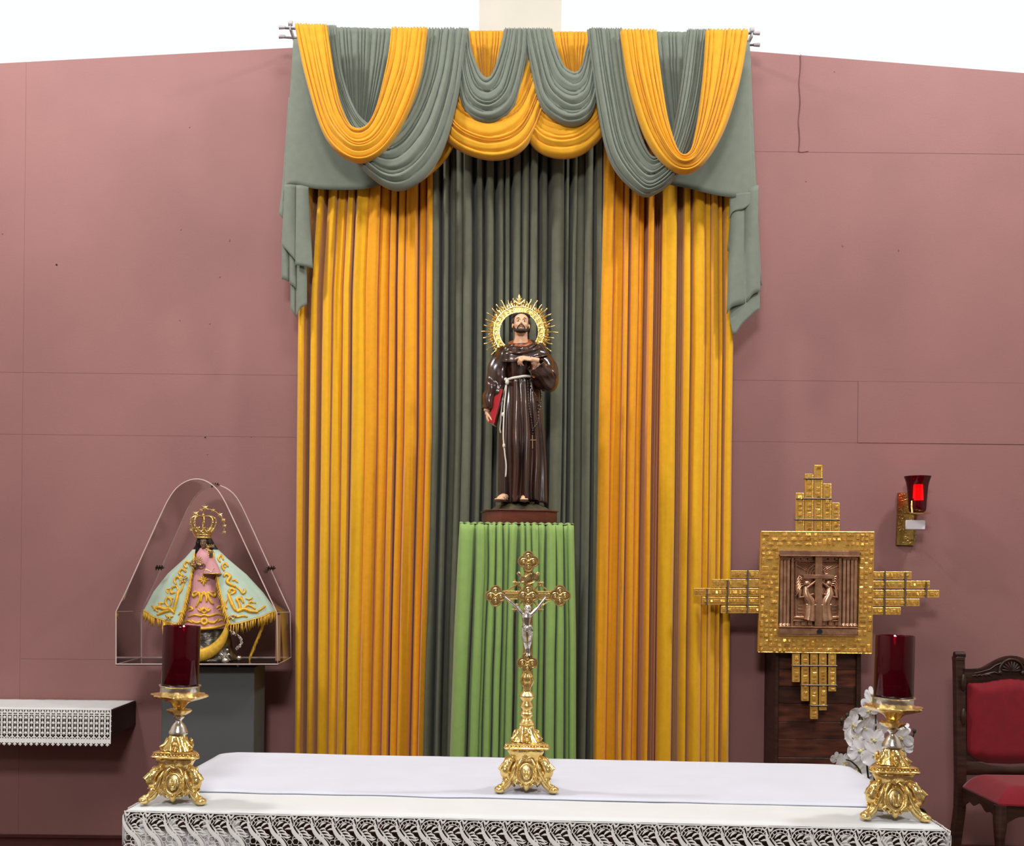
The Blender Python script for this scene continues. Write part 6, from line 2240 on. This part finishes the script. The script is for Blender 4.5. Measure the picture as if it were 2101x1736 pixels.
def bar(x0, y0, x1, y1):
    "one textured bar, pixel box"
    mb = MB()
    if x1 - x0 < y1 - y0:
        x0, x1 = x0 + .7, x1 - .7
    else:
        y0, y1 = y0 + .7, y1 - .7
    a, b, c, d = G(x0, y0), G(x1, y0), G(x1, y1), G(x0, y1)
    dz = .004
    off = Vector((0, dz, 0))
    mb.prism([a + off, b + off, c + off, d + off], (0, .018, 0))
    ex_, ez_ = (b - a).normalized(), (d - a).normalized()
    W_, H_ = (b - a).length, (d - a).length
    m_ = 1.6 * ug
    relief(mb, a + off + ex_ * m_ + ez_ * m_ + Vector((0, -.0005, 0)), ex_, ez_, W_ - 2 * m_, H_ - 2 * m_, 6.6 * ug, .006)
    for p, q_ in ((a, b), (b, c), (c, d), (d, a)):
        mb.tube([p + off, q_ + off], .0022, 5)
    mb.build('bar', 'tab_gold', tab, smooth=False)
for (xa, xb, yt) in ((1633, 1650, 1012), (1652, 1669, 973), (1671, 1687.5, 955), (1689.5, 1706, 993), (1707.5, 1723, 1032)):
    bar(xa, yt, xb, 1090.5)
for (ya, yb, xl) in ((1171, 1186.5, 1500), (1189, 1204.5, 1461), (1207, 1223.5, 1424), (1225.5, 1241, 1441), (1243.5, 1258.5, 1480)):
    bar(xl, ya, 1558.5, yb)
for (ya, yb, xr_) in ((1173, 1188.5, 1870), (1192, 1207, 1908), (1211, 1226.5, 1927), (1229, 1244, 1887), (1246.5, 1261.5, 1848)):
    bar(1791, ya, xr_, yb)
for (xa, xb, yb) in ((1626, 1641.5, 1399), (1644.5, 1660, 1438), (1663, 1678.5, 1475), (1681, 1696.5, 1457), (1700, 1716, 1418)):
    bar(xa, 1341.5, xb, yb)
def strap(x0, y0, x1, y1):
    mb = MB()
    a, b = G(x0, y0, -.001), G(x1, y1, -.001)
    mb.tube([a, b], .0052, 8)
    mb.tube([a + Vector((0, .024, 0)), b + Vector((0, .024, 0))], .004, 6)
    mb.build('strap', 'steel_bar', tab)
for s_ in ((1652, 982, 1688, 982), (1634, 1023, 1706, 1023.5), (1632, 1066, 1723, 1066.5), (1451, 1208, 1450, 1242), (1493, 1190, 1492, 1259), (1534.5, 1171, 1533.5, 1259),
           (1816, 1173, 1815, 1262), (1858, 1174, 1857, 1244), (1900.5, 1194, 1900, 1226), (1626, 1366, 1717, 1366.5), (1645, 1406, 1717, 1406.5), (1663, 1448, 1697, 1448.5)):
    strap(*s_)
# door niche
mb = MB()
mb.prism([G(1598, 1128, .03), G(1764, 1128, .03), G(1762, 1305, .03), G(1596, 1305, .03)], (0, .01, 0))
door = mb.build('door', 'bronze', tab, smooth=False)
def dbox(x0, y0, x1, y1, ya, yb, nm, m='bronze', bev=.003, par=None):
    a, b = G(x0, y0), G(x1, y1)
    mb = MB(); mb.box(((a.x + b.x) / 2, GD * K + (ya + yb) / 2, (a.z + b.z) / 2), (abs(b.x - a.x), abs(yb - ya), abs(a.z - b.z)), bev=bev)
    return mb.build(nm, m, par or door, smooth=False)
dbox(1597, 1129, 1762, 1141, -.022, .03, 'lintel')
dbox(1598, 1139, 1763, 1143, -.028, .03, 'lintel_lip')
dbox(1595, 1288, 1757, 1303, -.022, .03, 'sill')
dbox(1595, 1285, 1757, 1288.5, -.028, .03, 'sill_lip')
dbox(1595, 1302, 1757, 1304.5, -.026, .03, 'sill_lip')
mb = MB()
c = G(1679, 1296, -.0235)
mb.tube([c, c + Vector((0, .004, 0))], .017, 24); mb.build('keyhole', 'dark', door, smooth=40)
mb = MB(); mb.tube([c + Vector((.0165 * math.cos(2 * PI * k / 24), 0, .0165 * math.sin(2 * PI * k / 24))) for k in range(24)], .002, 6, closed=True); mb.build('keyhole_ring', 'steel_bar', door)
for x in (1604, 1611, 1618, 1733, 1741, 1749, 1756):
    mb = MB()
    r = 3.4 * ug
    a, b = G(x, 1146, .004), G(x - 1.5, 1284, .004)
    mb.tube([a, b], r, 12)
    mb.tube([a + Vector((0, 0, .002)), a - Vector((0, 0, .012))], [r * 1.5, r], 12)
    mb.tube([b + Vector((0, 0, .014)), b + Vector((0, 0, .006)), b - Vector((0, 0, .002))], [r, r * 1.5, r * 1.6], 12)
    mb.build('column', 'bronze', door, smooth=40)
# figured inner panel
dbox(1624, 1144, 1628, 1286, -.002, .03, 'panel_stile'); dbox(1722, 1144, 1726, 1286, -.002, .03, 'panel_stile')
dbox(1628, 1150, 1722, 1153, .004, .03, 'panel_rail'); dbox(1626, 1272, 1722, 1275, .004, .03, 'panel_rail')
mb = MB()
for k in range(7):
    for (y0, y1) in ((1144, 1150), (1275, 1285)):
        x = 1632 + 14 * k
        a, b = G(x, y0 + 1, .018), G(x + 8, y1 - 1, .018)
        mb.box(((a.x + b.x) / 2, GD * K + .018, (a.z + b.z) / 2), (abs(b.x - a.x), .012, abs(a.z - b.z)), bev=.002)
tag(mb.build('dentil_row', 'bronze', door, smooth=False), None, None, None, 'stuff')
dbox(1673, 1141, 1686, 1285, -.008, .02, 'cross_upright'); dbox(1649, 1179, 1709, 1188, -.010, .018, 'cross_arm')
mb = MB()
for s in (-1, 1):
    for k in range(9):
        a = R(22 + 8 * k)
        r0, r1 = 22, interp([(0, 54), (8, 34)], k)
        x, y = 1679 + s * r0 * math.cos(a), 1179 - r0 * math.sin(a)
        x2, y2 = 1679 + s * r1 * math.cos(a), 1179 - min(26, r1 * math.sin(a))
        mb.tube([G(x, y, .022), G(x2, y2, .022)], .0026, 6)
mb.build('ray_relief', 'bronze', door, smooth=40)
mb = MB()
for r in (10, 15, 21):
    mb.tube([G(1679 + r * math.cos(PI * k / 24), 1179 - r * math.sin(PI * k / 24), .016) for k in range(25)], .0042 if r != 15 else .003, 6)
for k in range(16):
    a = PI * (k + .5) / 16
    mb.tube([G(1679 + 16 * math.cos(a), 1179 - 16 * math.sin(a), .013), G(1679 + 20 * math.cos(a), 1179 - 20 * math.sin(a), .013)], .0022, 5)
mb.build('arch_relief', 'bronze', door, smooth=40)
fg = MB()
for s in (-1, 1):
    X = lambda v: 1679 + s * v
    fg.ball(G(X(22), 1197, .010), (.018, .016, .020), 12, 8)
    fg.tube([G(X(24), 1204, .014), G(X(25), 1218, .012), G(X(17), 1232, .010), G(X(15), 1244, .012)], [.016, .026, .030, .030], 10)
    fg.tube([G(X(16), 1240, .014), G(X(17), 1262, .014), G(X(19), 1272, .016)], [.032, .036, .040], 10)
    fg.tube([G(X(36), 1210, .012), G(X(38), 1226, .006), G(X(26), 1224, .0), G(X(10), 1219, -.002)], [.012, .011, .010, .007], 8)
    fg.tube([G(X(22), 1206, .006), G(X(12), 1198, .004), G(X(5), 1192, .004)], [.010, .008, .006], 8)
    for k in range(7):                        # looped drapery folds
        y = 1243 + 4.2 * k
        fg.tube([G(X(8), y, -.004), G(X(12), y + 5, -.010), G(X(17), y + 6.5, -.012), G(X(22), y + 5, -.010), G(X(26), y - 1, -.002)], .0026, 6)
    fg.tube([G(X(6), 1241, -.006), G(X(26), 1240, -.006)], .0036, 6)
    for k in range(5):                        # wing behind the shoulder
        fg.tube([G(X(24), 1192 + k * 2, .016), G(X(38 - k), 1182 + k * 5, .012), G(X(45), 1196 + k * 7, .014), G(X(41), 1206 + k * 6, .018)], [.004, .006, .006, .003], 6)
    fg.tube([G(X(28), 1268, .012), G(X(44), 1266, .010), G(X(50), 1268, .016)], [.012, .009, .004], 8)
    fg.tube([G(X(44), 1150, .02), G(X(44), 1268, .02)], .004, 8)
    for k in range(4):
        fg.tube([G(X(30), 1244 + k * 7, .02), G(X(40), 1243 + k * 7, .018)], .003, 6)
fg.build('kneeling_figure_relief', 'bronze', door, smooth=60)

# ================================================================== sanctuary lamp on the wall
LD = 5.62
def Lp(x, y, d=LD):
    return P(x, y, d)
lampo = thing('sanctuary_lamp', 'wall bracket lamp with flared red glass on a hammered brass plate', 'wall lamp', Lp(1865, 1117, 5.69))
mb = MB()
a, b, c, d = Lp(1844, 1011, 5.68), Lp(1881, 1013, 5.68), Lp(1877, 1119, 5.68), Lp(1840, 1118, 5.68)
mb.prism([a, b, c, d], (0, WY - 5.68 * K - .002, 0))
lr_ = random.Random(6)
for k in range(150):
    u, v = lr_.random() * .9 + .05, lr_.random() * .74 + .02
    p = a.lerp(b, u).lerp(d.lerp(c, u), v)
    mb.ball(p, (lr_.uniform(.003, .007), .004, lr_.uniform(.003, .007)), 6, 4)
for k in range(6):
    p = a.lerp(b, lr_.uniform(.1, .9)).lerp(d.lerp(c, .5), 0) + (d - a) * lr_.uniform(.84, .96)
    mb.ball(p, (.010, .003, .006), 8, 5)
mb.build('back_plate', mat('hammered_brass', (206, 176, 106), .3, 1.0, rgb2=(160, 130, 74), vscale=40), lampo, smooth=40)
mb = MB()
mb.tube([Lp(1877, 1112, 5.6), Lp(1878, 1058, 5.58)], .008, 10); mb.tube([Lp(1877, 1108, 5.6), Lp(1872, 1108, 5.69)], .006, 8)
mb.tube([Lp(1878, 1070, 5.58), Lp(1880, 1052, 5.56)], .010, 10)
mb.build('arm', 'gold_dark', lampo, smooth=60)
lc_ = Lp(1882, 1056, 5.55)
ul = 5.55 * K / F
mb = MB()
mb.lathe([(4 * ul, -.012), (8 * ul, -.006), (26 * ul, .002), (27 * ul, .004), (10 * ul, .003), (2 * ul, .0)], (lc_.x - .002, lc_.y, lc_.z + .004), 32)
mb.build('saucer', 'gold', lampo, smooth=60)
gz0 = Lp(1882, 1052, 5.55)
prof = [(0, 0), (12, 0), (16, 3), (17.5, 9), (18, 20), (19, 36), (20.5, 52), (22.5, 63), (26, 73), (26.5, 74.5), (25, 73), (21.5, 62), (19.3, 50), (17.8, 34), (16.8, 18), (15, 5), (0, 2)]
mb = MB()
mb.lathe([(r * ul, z * ul) for r, z in prof], tuple(gz0), 48, caps=False)
mb.build('lamp_glass', 'ruby', lampo, smooth=50)
mb = MB()
mb.lathe([(0, 26 * ul), (10.5 * ul, 26 * ul), (9 * ul, 58 * ul), (0, 58.5 * ul)], (gz0.x + .004, gz0.y, gz0.z), 32, caps=False)
mb.build('lit_candle', mat('glowing_candle', (255, 60, 60), .5, emit=(255, 30, 60), estr=11.0), lampo, smooth=50)
for x, sgn in ((1873, -1), (1896, 1)):
    mb = MB()
    if sgn < 0:
        mb.tube([Lp(1872, 1052, 5.52), Lp(1871, 1040, 5.525), Lp(1872, 1030, 5.525), Lp(1874, 1023, 5.53)], [.006, .007, .008, .005], 8, flat=((0, 1, 0), .4))
    else:
        mb.tube([Lp(1890, 1052, 5.55), Lp(1898, 1044, 5.55), Lp(1900, 1034, 5.55), Lp(1897, 1026, 5.55), Lp(1900, 1019, 5.55)], [.006, .006, .005, .005, .003], 8)
    mb.build('prong', 'gold', lampo, smooth=60)
mb = MB()
a, b = Lp(1858, 1067, 5.54), Lp(1898, 1087, 5.54)
mb.box(((a.x + b.x) / 2, a.y, (a.z + b.z) / 2), (b.x - a.x, .012, a.z - b.z), bev=.004)
mb.build('white_tag', mat('white_plastic_tag', (222, 214, 222), .5), lampo, smooth=40)

# ================================================================== white orchids behind the right candlestick
M['petal'] = mat('white_orchid_petal', (236, 234, 238), .55, sheen=.2, vary=.04, vscale=40, trans=.0, bump=.3, bscale=120)
M['petal_core'] = mat('yellow_orchid_lip', (214, 204, 150), .5, vary=.1)
M['stem'] = mat('dark_green_stem', (44, 42, 28), .5, vary=.2, vscale=20)
M['leaf'] = mat('dark_orchid_leaf', (44, 62, 34), .35, vary=.15, vscale=8)
M['pot'] = mat('white_ceramic_pot', (220, 218, 214), .25, vary=.02)
OD = 4.75
def O(x, y, dy=0.0):
    return P(x, y, OD) + Vector((0, dy, 0))
pot_x = O(1815, 1600).x
orch = thing('potted_orchid', 'white orchid spray in a floor pot behind the right candlestick', 'orchid', (pot_x, OD * K + .02, 0))
mb = MB()
mb.lathe([(.0, 0), (.12, 0), (.15, .12), (.165, .34), (.175, .35), (.165, .352), (.15, .33), (.0, .32)], (pot_x, OD * K + .02, 0), 40, caps=False)
mb.build('pot', 'pot', orch, smooth=50)
for k in range(5):
    a = 2 * PI * k / 5 + .4
    mb = MB()
    def lf(u, v):
        r = .02 + .26 * v
        w = .045 * math.sin(PI * min(1, v * .9 + .08)) ** .8
        z = .33 + .16 * math.sin(v * 2.2) - .03 * v
        return Vector((pot_x + r * math.cos(a) - (u - .5) * 2 * w * math.sin(a), OD * K + .02 + r * math.sin(a) * .7 + (u - .5) * 2 * w * math.cos(a), z - .02 * (1 - abs(u - .5) * 2)))
    mb.grid(lf, 6, 14); mb.build('leaf', 'leaf', orch, smooth=180, solid=.003)
stems = [[(1800, 1736), (1785, 1600), (1781, 1520), (1772, 1476), (1762, 1480)], [(1806, 1736), (1797, 1600), (1800, 1500), (1797, 1440), (1786, 1425)],
         [(1815, 1736), (1830, 1600), (1850, 1530), (1862, 1500), (1856, 1490)], [(1812, 1736), (1786, 1660), (1770, 1590), (1752, 1566), (1738, 1560)]]
for st_ in stems:
    mb = MB()
    pts = [Vector((pot_x + .01, OD * K + .02, .33))] + [O(x, y, .02) for x, y in st_[1:]]
    mb.tube([Vector(cat([tuple(p) for p in pts], k / 24)) for k in range(25)], [.006 - .003 * k / 24 for k in range(25)], 8)
    mb.build('stem', 'stem', orch, smooth=180)
def flower_mesh():
    mb = MB()
    def petal(a, L_, w, cup, off=0):
        def fn(u, v):
            t = v
            ww = w * math.sin(PI * min(1, .06 + t * .93)) ** .55 * (.55 + .5 * t)
            x = (u - .5) * 2 * ww
            r = .06 + L_ * t
            z = -cup * (t ** 1.5) + .06 * abs(u - .5) * 2 * t + .03 * math.sin(u * 9) * t
            return Vector((r * math.cos(a) - x * math.sin(a), -z * .8 - off, r * math.sin(a) + x * math.cos(a)))
        mb.grid(fn, 8, 8)
    petal(R(5), .92, .66, -.12, -.03); petal(R(175), .92, .66, -.12, -.03)
    petal(R(90), .88, .38, .10); petal(R(225), .85, .38, .12); petal(R(315), .85, .38, .12)
    me = mb.mesh('flower', smooth=180); me.materials.append(M['petal'])
    mb = MB()
    mb.ball((0, -.14, -.08), (.14, .14, .18), 8, 6)
    for s in (-1, 1):
        mb.tube([(0, -.1, -.05), (s * .18, -.22, -.02), (s * .16, -.28, .10)], [.05, .08, .03], 6)
    mb.tube([(0, -.12, -.1), (0, -.26, -.26), (0, -.22, -.40)], [.07, .07, .02], 6)
    me2 = mb.mesh('lip', smooth=180); me2.materials.append(M['petal_core'])
    return me, me2
fm, fm2 = flower_mesh()
ord_ = random.Random(5)
flowers = [(1741, 1484, 20, -.06), (1768, 1490, 19, -.03), (1748, 1514, 24, -.02), (1783, 1512, 21, -.08), (1757, 1536, 22, -.05), (1784, 1540, 25, -.09), (1738, 1570, 19, .05), (1770, 1582, 22, .06),
           (1787, 1440, 17, .0), (1779, 1456, 16, -.02), (1782, 1478, 24, .07), (1808, 1497, 17, .03), (1812, 1524, 20, .06), (1850, 1512, 20, .0), (1856, 1534, 19, .03), (1846, 1552, 16, .04),
           (1795, 1600, 20, .09), (1870, 1628, 18, .02), (1792, 1426, 14, .03), (1862, 1498, 12, .05), (1880, 1646, 15, .06), (1726, 1560, 12, .07)]
for (x, y, r, dy) in flowers:
    o = bpy.data.objects.new('flower', fm); COL.objects.link(o); o.parent = orch
    o.location = O(x, y, dy) - orch.location
    s = 1.28 * r * OD * K / F
    o.scale = (s, s, s)
    o.rotation_euler = (R(ord_.uniform(-25, 30)), R(ord_.uniform(-40, 40)), R(ord_.uniform(-45, 40)))
    o2 = bpy.data.objects.new('lip', fm2); COL.objects.link(o2); o2.parent = o
for (x, y) in ((1727, 1478), (1738, 1468), (1762, 1470), (1876, 1500), (1870, 1512), (1887, 1624), (1893, 1636)):
    mb = MB(); p = O(x, y, 0)
    mb.ball(p, (.010, .010, .014), 8, 6); mb.tube([p, p + Vector((.0, .01, -.03))], .0025, 5)
    mb.build('bud', 'stem', orch, smooth=180)
